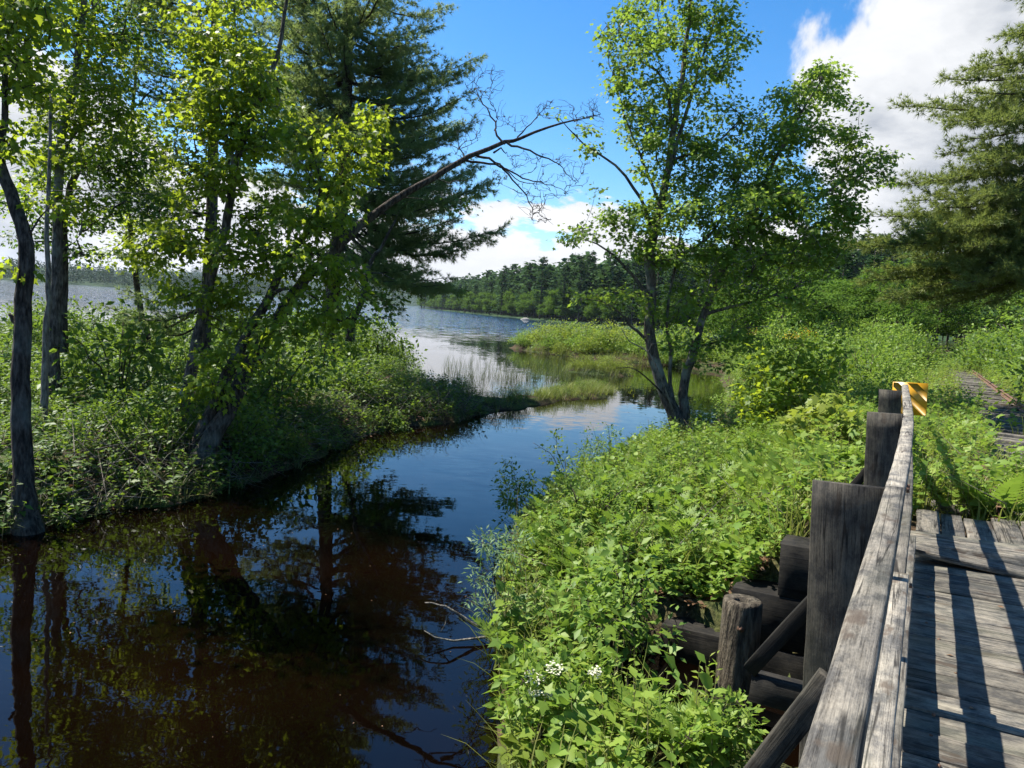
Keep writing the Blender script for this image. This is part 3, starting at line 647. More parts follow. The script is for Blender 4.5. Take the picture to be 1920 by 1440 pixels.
pine('tall_pine', 'thin dark pine standing behind the sunlit maple, long bare-ended boughs pointing left', 15.5,
 [(384, 660), (383, 600), (390, 537), (397, 400), (400, 250), (402, 130), (404, -60), (406, -220)], .15, .05,
 [(-20, 300, -30), (10, 240, -20), (70, 205, -5), (85, 260, 30, 1), (95, 320, 60, -1), (160, 168, 122), (150, 215, 95, 1), (175, 250, 150, -1), (390, 185, 348), (395, 240, 340, -1), (380, 290, 345, 1), (410, 300, 365), (560, 190, 582), (548, 232, 545, 1), (570, 300, 590, -1), (575, 220, 600, 1), (590, 290, 620, 1), (560, 480, 575), (570, 530, 590, -1), (590, 520, 630, 1), (20, 520, -10), (90, 500, 40), (130, 520, 60)],
 [(-200, 40, 18, 1.2, 2.4, .1)], 'pine', 111, needle=.13, twig=.5, step=.13, dens=1.0)

pine('roadside_pine', 'sunlit pine at the right edge with broad layered boughs over the railway track', 18.,
 [(2005, 668), (2000, 560), (1996, 400), (1994, 200), (1992, 0), (1990, -250)], .28, .1,
 [(-60, 1900, -40), (0, 1890, 5), (45, 1870, 68), (60, 1905, 60, -1), (110, 1806, 126), (120, 1850, 130, 1), (145, 1766, 152), (165, 1830, 175, -1), (185, 1688, 206), (190, 1760, 215, 1), (215, 1770, 238, -1), (250, 1800, 262, 1), (280, 1766, 297), (300, 1665, 346, .5), (305, 1740, 330, -1), (330, 1700, 382), (335, 1780, 360, 1), (365, 1755, 395, -1), (380, 1690, 405, 1), (400, 1632, 421), (410, 1700, 425, -1), (425, 1640, 447, 1), (430, 1760, 440, -1.5), (445, 1602, 468), (450, 1690, 470, 1), (460, 1650, 502, -.5), (465, 1740, 490, -1.5), (475, 1608, 540), (480, 1660, 560, 1), (485, 1720, 552, -1), (490, 1680, 575), (500, 1760, 575, .5), (480, 1800, 540, -2), (450, 1820, 470, -2), (400, 1820, 420, -2), (340, 1830, 370, -2), (260, 1840, 300, -2), (200, 1850, 230, -2), (440, 1850, 440, 1), (500, 1840, 570, 1), (510, 1780, 560, 1.5), (470, 1880, 520, -2), (395, 1700, 440, -1.5), (420, 1720, 455, 1.5), (455, 1690, 485, 1.5), (470, 1650, 520, 1.5), (440, 1670, 455, -1.5)],
 [(-250, 40, 8, 1.5, 2.6, .0)], 'pine_warm', 121, needle=.15, twig=.55, step=.11, dens=1.3, upt=.02)

# ------------------------------------------------------------------ timber work
def beam(name, parent, pbase, a, b, up, wid, hgt, mat, seed=0, warp=.003, ch=.006, bend=None, taper=0., label=None):
    """timber from a to b (centre line), its own local axes so that the grain follows it"""
    rs = np.random.RandomState(seed)
    a = np.asarray(a, float); b = np.asarray(b, float); L = np.linalg.norm(b - a); X = (b - a) / L
    Y = np.cross(up, X); Y /= np.linalg.norm(Y); Z = np.cross(X, Y)
    n = max(2, int(L / .12)); w, h = wid / 2, hgt / 2
    prof = np.array([(-w + ch, -h), (w - ch, -h), (w, -h + ch), (w, h - ch), (w - ch, h), (-w + ch, h), (-w, h - ch), (-w, -h + ch)])
    xs = np.linspace(-L / 2, L / 2, n + 1); k = 8
    V = np.zeros((n + 1, k, 3)); V[:, :, 0] = xs[:, None]; V[:, :, 1:] = prof[None]
    sm = np.cumsum(rs.randn(n + 1, 2), 0); sm -= np.linspace(0, 1, n + 1)[:, None] * sm[-1]
    V[:, :, 1:] += (sm * warp / max(1, sqrt(n)))[:, None, :] + rs.randn(n + 1, k, 2) * warp * .18
    V[0, :, 0] += rs.randn(k) * .003; V[-1, :, 0] += rs.randn(k) * .003
    if bend is not None:
        u = (xs / L + .5); V[:, :, 1:] += np.array([bend(t) for t in u])[:, None, :]
    i = np.arange(n)[:, None] * k; j = np.arange(k)[None]; q = np.stack([i + j, i + (j + 1) % k, i + k + (j + 1) % k, i + k + j], -1).reshape(-1, 4)
    caps = np.array([list(range(k))[::-1], [n * k + x for x in range(k)]])
    o = mesh_obj(name, V.reshape(-1, 3), [q, caps], M[mat], parent)
    m = Matrix(((X[0], Y[0], Z[0], 0), (X[1], Y[1], Z[1], 0), (X[2], Y[2], Z[2], 0), (0, 0, 0, 1)))
    c = (a + b) / 2 - (np.asarray(pbase) if pbase is not None else 0)
    m.translation = Vector([float(v) for v in c]); o.matrix_local = m
    if label: o['label'] = label
    return o

bb = B(2.5, 1.0, 0)
br = empty('timber_bridge', bb, 'old weathered timber bridge with plank deck and three-rail railing at the right', 'bridge')
rs_ = np.random.RandomState(3)
s0 = -1.6; i = 0
while s0 < 5.86:
    wd = .19 + .05 * rs_.rand()
    beam('deck_plank', br, bb, B(s0 + wd / 2, -.035 - .02 * rs_.rand(), -.026 + .004 * rs_.randn()), B(s0 + wd / 2, 3.7, -.026 + .004 * rs_.randn()), UB, wd - .011, .052, 'wood', 100 + i, .006, .005); s0 += wd; i += 1
# raised end timber, warped board in front of it, lengthwise boards beyond
beam('end_timber', br, bb, B(6.22, -.05, .01), B(6.22, 3.8, .035), UB, .36, .16, 'wood', 61, .012, .012)
beam('warped_plank', br, bb, B(5.93, -.05, .0), B(5.93, 3.0, -.01), UB, .2, .04, 'wood', 62, .004, .005, bend=lambda t: (-.02 * t - .1 * max(0, .45 - t), .085 * max(0, 1 - t * 3.2) ** 1.2))
t0 = -.02; i = 0
while t0 < 3.4:
    wd = .17 + .05 * rs_.rand()
    beam('approach_plank', br, bb, B(6.38, t0 + wd / 2, .03 + .006 * rs_.randn()), B(7.5 + .15 * rs_.randn(), t0 + wd / 2, .015), UB, wd - .012, .05, 'wood', 200 + i, .006, .005); t0 += wd; i += 1
# nail heads along the deck edge
for k in range(46):
    s_ = .6 + 5.1 * (k // 2) / 23 + .02 * rs_.randn(); t_ = (.1 if k % 2 else .85) + .03 * rs_.randn(); c = B(s_, t_, .0035)
    mb = MB(); mb.tube([c - UB * .01, c], .0075, 7); mb.build('nail', M['rust'], br, bb)
# railing
def rail_path(w):
    return [(3.37, -.0925), (4.4, -.09), (5.8, -.10), (7., -.125), (8.3, -.165), (9.6, -.21), (11.1, -.26)]
def curved(name, pts, w0, w1, wid, hgt, seed, mat='wood_rail'):
    a = B(pts[0][0], pts[0][1], w0); b = B(pts[-1][0], pts[-1][1], w1)
    S = np.array([p[0] for p in pts]); Tt = np.array([p[1] for p in pts])
    def bend(u):
        s = S[0] + (S[-1] - S[0]) * u; return (-(np.interp(s, S, Tt) - (Tt[0] + (Tt[-1] - Tt[0]) * u)), 0)
    return beam(name, br, bb, a, b, UB, wid, hgt, mat, seed, .004, .007, bend=bend)
beam('top_rail', br, bb, B(-1.5, -.094, .955), B(3.385, -.0915, .955), UB, .077, .05, 'wood_rail', 71, .003, .007)
sp_ = np.linspace(3.39, 11.1, 16); tp_ = np.interp(sp_, *np.array(rail_path(0)).T)
curved('top_rail', list(zip(sp_, tp_)), .951, .962, .077, .05, 72)
beam('middle_rail', br, bb, B(-1.5, -.076, .525), B(3.6, -.072, .525), UB, .1, .05, 'wood_rail', 73, .003, .006)
curved('middle_rail', [(s_ + .2, t_ + .012) for s_, t_ in zip(sp_, tp_)], .52, .53, .09, .05, 74)
beam('bottom_rail', br, bb, B(-1.5, -.055, .17), B(5.8, -.055, .17), UB, .1, .05, 'wood_rail', 75, .003, .006)
for k, (sp, tl, tr, top, bot) in enumerate([(.5, -.42, -.131, .955, -.55), (3.5, -.428, -.1335, .945, -.9), (6.5, -.412, -.15, 1.0, -.6), (9.5, -.49, -.252, 1.0, -.5)]):
    tc = (tl + tr) / 2
    beam('railing_post', br, bb, B(sp, tc + .012, bot), B(sp, tc, top), EL, tr - tl, .055, 'wood_post', 80 + k, .004, .004)
    sb = sp + .055
    # outrigger tie and knee brace outside the post
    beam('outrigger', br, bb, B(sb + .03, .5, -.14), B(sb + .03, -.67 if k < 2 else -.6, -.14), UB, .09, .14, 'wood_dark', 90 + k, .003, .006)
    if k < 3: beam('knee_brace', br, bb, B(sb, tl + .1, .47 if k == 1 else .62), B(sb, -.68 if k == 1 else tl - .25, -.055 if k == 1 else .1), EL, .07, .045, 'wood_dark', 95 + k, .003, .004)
beam('knee_brace', br, bb, B(2.72, -.24, .38), B(2.72, -.62, -.33), EL, .09, .05, 'wood_post', 99, .003, .005)
for tt in (-.16, .9, 2.2, 3.3):
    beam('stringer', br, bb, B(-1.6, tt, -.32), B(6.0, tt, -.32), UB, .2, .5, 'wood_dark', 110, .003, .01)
for (sp, t, w) in ((3.46, -.051, .955), (3.56, -.051, .952), (3.5, -.018, .53)):
    mb = MB(); c = B(sp, t, w); mb.tube([c, c + ER * .012], .011, 8); mb.build('bolt', M['rust'], br, bb)

# abutment of stacked timbers under the bridge end
ab = B(6.2, 0, -1.2)
e = empty('abutment_wall', ab, 'dark stacked timber abutment wall in the shade under the bridge end', 'retaining wall')
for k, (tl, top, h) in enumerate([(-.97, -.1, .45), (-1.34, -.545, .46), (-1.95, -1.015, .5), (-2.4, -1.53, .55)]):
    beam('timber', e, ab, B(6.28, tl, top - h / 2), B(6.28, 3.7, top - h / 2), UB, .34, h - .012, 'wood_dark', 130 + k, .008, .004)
M['pile_wood'] = bark_mat('pile_wood', (.03, .025, .02), (.085, .07, .05), (.15, .125, .09), .15, 7)
# round pile
pb_ = B(5.55, -1.18, -1.75)
e = empty('mooring_pile', pb_, 'round weathered wooden pile with a hollow in its top and a bolt', 'pile')
mb = MB(); top = B(5.6, -1.145, -.455); ax = (top - pb_) / np.linalg.norm(top - pb_)
sd_ = np.cross(ax, EL); sd_ /= np.linalg.norm(sd_); fd_ = np.cross(sd_, ax); ns = 22
ang = np.arange(ns) * 2 * pi / ns; lump = 1 + .035 * np.sin(ang * 3 + 1) + .02 * np.sin(ang * 7)
rings = []
for u, rr in [(0, .165), (.3, .16), (.6, .153), (.85, .15), (.985, .147), (1.0, .138), (1.001, .075), (.995, .055), (.93, .045)]:
    c = pb_ + (top - pb_) * u; rings.append(c + (np.cos(ang)[:, None] * sd_ + np.sin(ang)[:, None] * fd_) * (rr * (lump if rr > .1 else 1 + .15 * np.sin(ang * 2 + 2)))[:, None])
V = np.concatenate(rings); q = []
for i in range(len(rings) - 1):
    for j in range(ns): q.append((i * ns + j, i * ns + (j + 1) % ns, (i + 1) * ns + (j + 1) % ns, (i + 1) * ns + j))
mb.add(V, q); nn = len(rings) - 1
mb.add(rings[-1], [list(range(ns))])
o = mb.build('shaft', M['wood'], e, pb_, smooth=False)
o.data.materials[0] = M['pile_wood']
c = P(1384, 1172, 4.95); mb = MB(); c = pb_ + (top - pb_) * .86 - fd_ * 0; dv = (CAM - c); dv -= ax * (dv @ ax); dv /= np.linalg.norm(dv); dv = dv * .85 - sd_ * 0
c = c + dv * .15; mb.tube([c, c + dv * .03, c + dv * .031, c + dv * .05], [.028, .028, .014, .012], 10); mb.build('bolt', M['rust'], e, pb_)

# hazard marker behind the railing end
sb_ = B(11.35, -.2, .5); e = empty('hazard_sign', B(11.35, -.2, 0), 'yellow hazard marker with faded diagonal black stripes beyond the railing end', 'sign')
base = B(11.35, -.2, 0)
def sgn(s, t, w): return B(11.3 - s, -.2 + t, .78 + w)
mb = MB(); hw, hh = .215, .225
V = [sgn(s, t, w) for s in (0, -.004) for (t, w) in ((-hw, -hh), (hw, -hh), (hw, hh), (-hw, hh))]
mb.add(V, [(0, 1, 2, 3), (7, 6, 5, 4), (0, 4, 5, 1), (1, 5, 6, 2), (2, 6, 7, 3), (3, 7, 4, 0)]); mb.build('panel', M['sign_yellow'], e, base)
def clip(poly, f):
    out = []
    for i in range(len(poly)):
        a, b = poly[i], poly[(i + 1) % len(poly)]; fa, fb = f(a), f(b)
        if fa >= 0: out.append(a)
        if fa * fb < 0: k = fa / (fa - fb); out.append((a[0] + (b[0] - a[0]) * k, a[1] + (b[1] - a[1]) * k))
    return out
rect = [(-hw + .008, -hh + .008), (hw - .008, -hh + .008), (hw - .008, hh - .008), (-hw + .008, hh - .008)]
for c0 in (-.45, -.22, .01, .24, .47):
    pl = clip(clip(rect, lambda p: p[0] + p[1] - c0 + .06), lambda p: c0 + .06 - p[0] - p[1])
    if len(pl) >= 3:
        mb = MB(); n = len(pl); mb.add([sgn(.003, *p) for p in pl] + [sgn(.0005, *p) for p in pl], [list(range(n))]); mb.f.append(np.array([[i, (i + 1) % n, n + (i + 1) % n, n + i] for i in range(n)]))
        mb.build('stripe', M['sign_black'], e, base)
beam('signpost', e, base, B(11.37, -.2, -1.0), B(11.37, -.2, 1.0), EL, .06, .05, 'rust', 3)

# railway track
tb = B(20, 1.35, -.1)
e = empty('railway_track', tb, 'abandoned railway track with rotting ties, half buried in green growth', 'railway')
rs_ = np.random.RandomState(9); sp = 8.2; k = 0
while sp < 48:
    zz = float(land(*(B(sp, 1.35, 0)[:2]))) ; cL = B(sp, .05 + .1 * rs_.randn(), 0); cR = B(sp + .05 * rs_.randn(), 2.65 + .1 * rs_.randn(), 0); cL[2] = cR[2] = zz + .05 + .02 * rs_.randn()
    beam('tie', e, tb, cL, cR, ZZ, .22, .16, 'wood', 300 + k, .012, .015); sp += .56 + .05 * rs_.randn(); k += 1
for t in (.63, 2.07):
    pts = []
    for sp in np.arange(7.6, 48, 1.):
        c = B(sp, t, 0); c[2] = float(land(*(B(sp, 1.35, 0)[:2]))) + .13; pts.append(c)
    mb = MB(); pts = np.array(pts); prof = [(-.065, 0), (.065, 0), (.065, .012), (.01, .03), (.01, .09), (.034, .1), (.034, .13), (-.034, .13), (-.034, .1), (-.01, .09), (-.01, .03), (-.065, .012)]
    V = (pts[:, None] + np.array([ER0 * a + ZZ * b for a, b in prof])[None]).reshape(-1, 3); m = len(prof); n = len(pts)
    i_ = np.arange(n - 1)[:, None] * m; j_ = np.arange(m)[None]
    mb.add(V, np.stack([i_ + j_, i_ + (j_ + 1) % m, i_ + m + (j_ + 1) % m, i_ + m + j_], -1).reshape(-1, 4)); mb.build('rail', M['rust'], e, tb)

# ------------------------------------------------------------------ copies
def kids(o): return [c for c in bpy.data.objects if c.parent == o]
def copy_thing(o, loc, rz, sc, label=None, sz=None):
    r = o.copy(); COL.objects.link(r); r.location = [float(v) for v in loc]; r.rotation_euler = (0, 0, rz); r.scale = (sc, sc, sz or sc)
    if label: r['label'] = label
    for ch in PARTS[o.name]:
        c = ch.copy(); COL.objects.link(c); c.parent = r
    return r
PARTS = {}
def reg(o, *parts): PARTS[o.name] = list(parts); return o

def scatter(protos, spots, label=None):
    """protos used once themselves, then copied; spots: (loc, rz, scale[, zscale])"""
    for i, sp in enumerate(spots):
        p = protos[i % len(protos)] if not isinstance(protos, dict) else protos
        sz = sp[3] if len(sp) > 3 else None
        if i < len(protos):
            p.location = [float(v) for v in sp[0]]; p.rotation_euler = (0, 0, sp[1]); p.scale = (sp[2], sp[2], sz or sp[2])
        else: copy_thing(p, *sp[:3], sz=sz)

def shrub_proto(name, label, cat, group, seed, leaf, size=.055, per=14, tips=110, tm=OVAL, h=1., r=.75, bark='twig', spread=.07, thin=1.):
    rs = np.random.RandomState(seed); sk = Skel(rs, 8000)
    for k in range(7):
        a = rs.rand() * 2 * pi; q = r * (.2 + .5 * rs.rand()); hh = h * (.45 + .35 * rs.rand())
        sk.limb([(.05 * cos(a), .05 * sin(a), -.05), (q * .5 * cos(a), q * .5 * sin(a), hh * .6), (q * cos(a), q * sin(a), hh)], .012, .005, seg=.12)
    tips = int(tips * .62); per = per * 1.75; spread *= 1.25
    n = tips; v = rs.randn(n, 3); v /= np.linalg.norm(v, axis=1)[:, None]; v[:, 2] = np.abs(v[:, 2]) * 1.0
    lump = 1 + .18 * np.sin(3 * np.arctan2(v[:, 1], v[:, 0]) + seed) + .12 * rs.randn(n)
    tg = v * (rs.rand(n) ** .35 * lump)[:, None] * np.array([r, r, h * .92]) + np.array([0, 0, .06])
    tg[:, 2] = np.maximum(tg[:, 2], .05)
    sk.grow(tg, jit=.012, maxlen=2.)
    mb = MB(); sk.wood(mb, .002, .0016, .01)
    e = empty(name, (0, 0, 0), label, cat, group)
    st = mb.build('stems', M[bark], e); lb = MB(); sk.foliage(lb, per, spread, size, tm, flat=.8, droop=.1, tilt=.6); lf = lb.build('foliage', M[leaf], e)
    return reg(e, st, lf)

def on(x, y, dz=0.): return np.array([x, y, float(land(x, y)) + dz])
def px_hit(x, y, z0=.3):
    q = plane(x, y, z0)
    for _ in range(12): q = plane(x, y, float(land(q[0], q[1])))
    return q

# thicket on the left bank
rs_ = np.random.RandomState(17)
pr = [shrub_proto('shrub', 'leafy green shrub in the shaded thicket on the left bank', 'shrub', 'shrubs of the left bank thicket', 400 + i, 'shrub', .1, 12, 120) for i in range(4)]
spots = []; tries = 0
while len(spots) < 190 and tries < 9000:
    tries += 1
    x = -26 + 30 * rs_.rand(); y = 7.6 + 38 * rs_.rand() ** 1.1
    d = float(sdf(LEFT, x, y))
    if d < -.05 or (x < -1.2 * y * .75 - 3) or x > -1.0: continue
    sc = (.5 + .75 * rs_.rand() ** 1.4) * (1.1 if d > 1.2 else .7) * (1 if y > 13 else 1.15)
    if x < -5 and y > 13: sc *= 1.35
    if x > -4 and y > 19: sc *= .85
    if any((x - a[0][0]) ** 2 + (y - a[0][1]) ** 2 < (.66 * min(sc, a[2]) + .14) ** 2 for a in spots): continue
    spots.append((on(x, y), rs_.rand() * 6.3, sc * 1.05, sc * (.65 + .55 * rs_.rand())))
scatter(pr, spots)

# low bushes of the islets
pr = [shrub_proto('marsh_shrub', 'bright green low shrub on the marshy islet in the lake', 'shrub', 'shrubs of the marshy islet', 420 + i, 'yellowgreen' if i == 1 else 'lush', .085, 13, 120) for i in range(3)]
spots = []; tries = 0
while len(spots) < 62 and tries < 9000:
    tries += 1
    x = -1.2 + 17 * rs_.rand(); y = 49.5 + 15 * rs_.rand()
    d = float(sdf(RIGHT, x, y))
    if d < .12 or x > 16: continue
    sc = min(2.3, 1.3 + .4 * d) * (.75 + .5 * rs_.rand())
    if any((x - a[0][0]) ** 2 + (y - a[0][1]) ** 2 < (.55 * min(sc, a[2])) ** 2 for a in spots): continue
    spots.append((on(x, y), rs_.rand() * 6.3, sc, sc * (.6 + .3 * rs_.rand())))
scatter(pr, spots)
pr = [shrub_proto('marsh_shrub', 'low round shrub on the tiny islet in front of the marshy islet', 'shrub', 'shrubs of the tiny islet', 430 + i, 'yellowgreen', .075, 13, 110) for i in range(2)]
scatter(pr, [(on(x, y), x * 3., .62 + .1 * (k % 3), .68 + .1 * (k % 2)) for k, (x, y) in enumerate([(3.3, 38.6), (3.9, 38.3), (4.5, 38.5), (5.1, 38.2), (5.7, 38.3), (6.0, 38.8), (4.1, 38.9), (4.9, 38.9), (5.5, 38.9)])])
pr = [shrub_proto('marsh_shrub', 'small olive bush on the grassy spit tip', 'shrub', 'bushes of the grassy spit', 440 + i, 'shrub', .06, 12, 100) for i in range(2)]
scatter(pr, [(on(x, y), x * 3., sc, sc * 1.05) for k, (x, y, sc) in enumerate([(.5, 23.5, .41), (1.0, 24.2, .41), (1.5, 25.1, .44), (2.0, 25.8, .48), (2.6, 26.7, .51), (3.1, 27.4, .54), (3.6, 28.2, .51), (2.7, 28.2, .48), (1.9, 26.9, .41), (3.4, 29.2, .41), (-1.3, 21, .55), (-1.0, 21.8, .6), (-.45, 21.4, .5), (.1, 22.2, .5), (-1.6, 22, .6), (-.1, 22.9, .7), (.2, 24.2, .41)])])

# bushes of the right bank, from the maple to the wood behind
kinds = [('lush', .075, 'bush', 'sunlit bushes between the water and the railway track', 'sunlit yellow-green bush in the growth between the lake and the track'),
         ('shrub', .08, 'bush', 'deep green bushes between the water and the railway track', 'deep green bush in the growth between the lake and the track')]
allsp = []
for ki, (lf, sz, nm, gp, lb) in enumerate(kinds):
    pr = [shrub_proto(nm, lb, 'bush', gp, 450 + ki * 10 + i, lf, sz, 14, 125) for i in range(3)]
    spots = []; tries = 0
    while len(spots) < (80 if ki == 0 else 48) and tries < 8000:
        tries += 1
        s = 13 + 48 * rs_.rand(); t = -16 + 28 * rs_.rand()
        q = BO + EL * s + ER0 * t; x, y = q[0], q[1]
        d = float(sdf(RIGHT, x, y)); X, Y, Z = proj(np.array([x, y, 1.]))
        if d < .4 or X[0] < 1380 or X[0] > 2050 or -.3 - .0 * s < t < 2.9 or (s < 20 and t < -5): continue
        sc = (.7 + 1.1 * rs_.rand() ** 1.6) * (1 + .02 * max(0, s - 15))
        if t > 2.9: sc *= 1.3
        if s < 20: sc *= .7
        if any((x - a[0][0]) ** 2 + (y - a[0][1]) ** 2 < (.5 * min(sc, a[2])) ** 2 for a in allsp): continue
        spots.append((on(x, y), rs_.rand() * 6.3, sc, sc * (.85 + .35 * rs_.rand()))); allsp.append(spots[-1])
    scatter(pr, spots)

# taller shrubs mixed through the near right bank
pr = [shrub_proto('bush', 'waist-high leafy bush on the sunny slope between the channel and the railing', 'bush', 'bushes on the slope beside the bridge', 480 + i, ('lush', 'yellowgreen', 'shrub', 'lush')[i], (.06, .055, .06, .075)[i], 12, 110, NARROW if i == 1 else OVAL) for i in range(4)]
spots = []; tries = 0
while len(spots) < 46 and tries < 6000:
    tries += 1
    s = 6.8 + 11 * rs_.rand(); t = -9 + 8.3 * rs_.rand(); q = BO + EL * s + ER0 * t; x, y = q[0], q[1]; d = float(sdf(RIGHT, x, y))
    if d < .15: continue
    sc = (.32 + .4 * rs_.rand()) * (1.25 if d < .8 else .9)
    if any((x - a[0][0]) ** 2 + (y - a[0][1]) ** 2 < (.6 * (sc + a[2])) ** 2 for a in spots): continue
    spots.append((on(x, y), rs_.rand() * 6.3, sc, sc * (.9 + .5 * rs_.rand())))
scatter(pr, spots)
# ------------------------------------------------------------------ woods
def decid_proto(name, label, group, seed, leaf='decid_far', n=900, size=.035):
    rs = np.random.RandomState(seed); sk = Skel(rs, 6000)
    sk.limb([(0, 0, -.02), (.01, .0, .3), (.02 * rs.randn(), .02 * rs.randn(), .6), (.03 * rs.randn(), 0, .9)], .016, .003, seg=.05, wobble=.002)
    for k in range(7):
        a = k * 2.4 + rs.rand(); z = .25 + .07 * k; L = .26 - .015 * k
        sk.limb([(0, 0, z), (L * .5 * cos(a), L * .5 * sin(a), z + .06), (L * cos(a), L * sin(a), z + .14)], .007, .002, seg=.05, wobble=.002)
    tg = []
    for k in range(16):
        a = rs.rand() * 6.3; z = .25 + .68 * rs.rand(); R = .3 * sqrt(max(.05, 1 - ((z - .5) / .55) ** 2)); c = np.array([R * .7 * cos(a), R * .7 * sin(a), z])
        tg += [c + rs.randn(3) * np.array([.07, .07, .045]) for _ in range(17)]
    sk.grow(np.array(tg), jit=.004, maxlen=1.)
    mb = MB(); sk.wood(mb, .0008, .0006, .004); e = empty(name, (0, 0, 0), label, 'tree', group)
    a = mb.build('trunk', M['bark'], e); lb = MB(); sk.foliage(lb, 13, .022, size, OVAL, flat=.6, droop=.2, tilt=.6); b = lb.build('crown', M[leaf], e)
    return reg(e, a, b)
def conif_proto(name, label, group, seed, leaf='conifer_far', lv=15, r=.17, full=1.):
    rs = np.random.RandomState(seed); mb = MB(); mb.tube([(0, 0, -.02), (0, 0, .5), (0, 0, 1)], [.014, .009, .002], 5); lb = MB()
    Pn = []; D = []; S = []
    for i in range(lv):
        z = .16 + .82 * i / lv + .01 * rs.randn(); R = r * (1 - ((z - .22) / .8) ** 1.5 if z > .22 else .8) * (.75 + .5 * rs.rand()) + .015
        for k in range(7):
            a = rs.rand() * 2 * pi; L = R * (.6 + .6 * rs.rand())
            if rs.rand() > full: continue
            for q in range(9):
                u = .15 + .85 * rs.rand(); s_ = .03 * rs.randn() * u
                Pn.append((u * L * cos(a) - s_ * sin(a), u * L * sin(a) + s_ * cos(a), z + .03 * u - .05 * u * u * (L / .1) * .3 + .008 * rs.randn()))
                D.append((cos(a) + .5 * rs.randn(), sin(a) + .5 * rs.randn(), .25 * rs.randn() + .1)); S.append(.028 + .03 * rs.rand())
    lb.leaves(np.array(Pn), np.array(D), np.array([0, 0, 1.]) + .6 * rs.randn(len(Pn), 3), np.array(S), OVAL)
    e = empty(name, (0, 0, 0), label, 'tree', group)
    return reg(e, mb.build('trunk', M['bark'], e), lb.build('crown', M[leaf], e))

# wood standing behind the maple and the bushes on the right
rs_ = np.random.RandomState(23)
prD = [decid_proto('broadleaf_tree', 'bright broadleaf tree at the wood edge behind the right bank bushes', 'broadleaf trees at the wood edge', 500 + i) for i in range(4)]
prC = [conif_proto('conifer_tree', 'dark conifer in the wood behind the right bank bushes', 'conifers of the near wood', 520 + i) for i in range(3)]
spD = []; spC = []; tries = 0
while len(spD) + len(spC) < 130 and tries < 9000:
    tries += 1
    y = 48 + 110 * rs_.rand(); X = 1330 + 720 * rs_.rand(); q = P(X, 600, y); x = q[0]
    d = float(sdf(RIGHT, x, y))
    t = x * ER0[0] + y * ER0[1]
    if d < 3 or -1.5 < t < 4.5 and y < 60: continue
    far = y > 78 or X > 1800
    hgt = (9 + 4.5 * rs_.rand()) if (far and rs_.rand() < .75) else (4 + 3.5 * rs_.rand()) * (1 if y < 75 else 1.5)
    L = spC if (far and hgt > 9) else spD
    if any((x - a[0][0]) ** 2 + (y - a[0][1]) ** 2 < (.13 * (hgt + a[2])) ** 2 for a in spC + spD): continue
    L.append((on(x, y), rs_.rand() * 6.3, hgt * (1.25 if L is spD else 1.05), hgt))
scatter(prD, spD); scatter(prC, spC)

# forest of the far right shore: single trees near the water, one mass behind
SH = np.array([(75, 205), (45, 255), (25, 290), (-20, 450), (-80, 720), (-147, 1050)])
def along(u):
    d = np.r_[0, np.cumsum(np.linalg.norm(np.diff(SH, axis=0), axis=1))]; w = u * d[-1]
    return np.array([np.interp(w, d, SH[:, 0]), np.interp(w, d, SH[:, 1])]), np.array([.97, .23])
prC = [conif_proto('pine_tree', 'tall dark pine in the forest on the far right shore', 'pines of the far shore', 540 + i, r=.115, full=.9, lv=22) for i in range(5)]
prD = [decid_proto('birch_tree', 'pale green broadleaf tree at the foot of the far shore forest', 'broadleaf trees of the far shore', 560 + i, size=.05) for i in range(3)]
spC = []; spD = []
for i in range(4000):
    u = rs_.rand() ** 1.7; p, nrm = along(u); dd = (1.5 + 45 * rs_.rand() ** 1.6); q = p + nrm * dd
    if float(sdf(RIGHT, *q)) < 1: continue
    small = dd < 7 and rs_.rand() < .75
    hgt = (8 + 7 * rs_.rand()) if small else 21 + 11 * rs_.rand()
    L = spD if small else spC
    if len(L) >= (70 if small else 220): continue
    if any((q[0] - a[0][0]) ** 2 + (q[1] - a[0][1]) ** 2 < (2.0 if small else 2.7) ** 2 for a in L): continue
    L.append((on(*q), rs_.rand() * 6.3, hgt * (1.1 if small else 1.), hgt))
scatter(prC, spC); scatter(prD, spD)

def mass(name, label, cat, gen, n, leaf, h0, h1, seed):
    rs = np.random.RandomState(seed); lb = MB(); Pn = []; D = []; S = []
    base = []
    for _ in range(n * 6):
        q = gen(rs)
        if q is None: continue
        base.append(q)
        if len(base) >= n: break
    base = np.array(base); Z = land(base[:, 0], base[:, 1]); hg = h0 + (h1 - h0) * rs.rand(len(base))
    k = 46
    z = .12 + .88 * rs.rand(len(base), k) ** 1.2; R = .17 * (1.05 - z) ** .8 * hg[:, None] * np.sqrt(rs.rand(len(base), k)) ; a = rs.rand(len(base), k) * 2 * pi
    Pn = np.stack([base[:, 0:1] + R * np.cos(a), base[:, 1:2] + R * np.sin(a), Z[:, None] + z * hg[:, None]], -1).reshape(-1, 3)
    D = np.stack([np.cos(a), np.sin(a), .3 * rs.randn(len(base), k)], -1).reshape(-1, 3)
    S = (hg[:, None] * (.09 + .06 * rs.rand(len(base), k))).ravel()
    lb.leaves(Pn, D, np.array([0, 0, 1.]) + .7 * rs.randn(len(Pn), 3), S, OVAL)
    return tag(lb.build(name, M[leaf]), label, cat, kind='stuff')
def g1(rs):
    u = rs.rand(); p, nrm = along(u * 1.); q = p + nrm * (8 + 150 * rs.rand() ** 1.4); return q if float(sdf(RIGHT, *q)) > 3 else None
mass('forest', 'dark forest mass climbing behind the far right shore', 'forest', g1, 3200, 'conifer_far', 19, 30, 1)
def g2(rs):
    x = -1500 + 1250 * rs.rand(); y = 700 + 900 * rs.rand(); return (x, y) if 2 < float(sdf(FARL, x, y)) < 260 else None
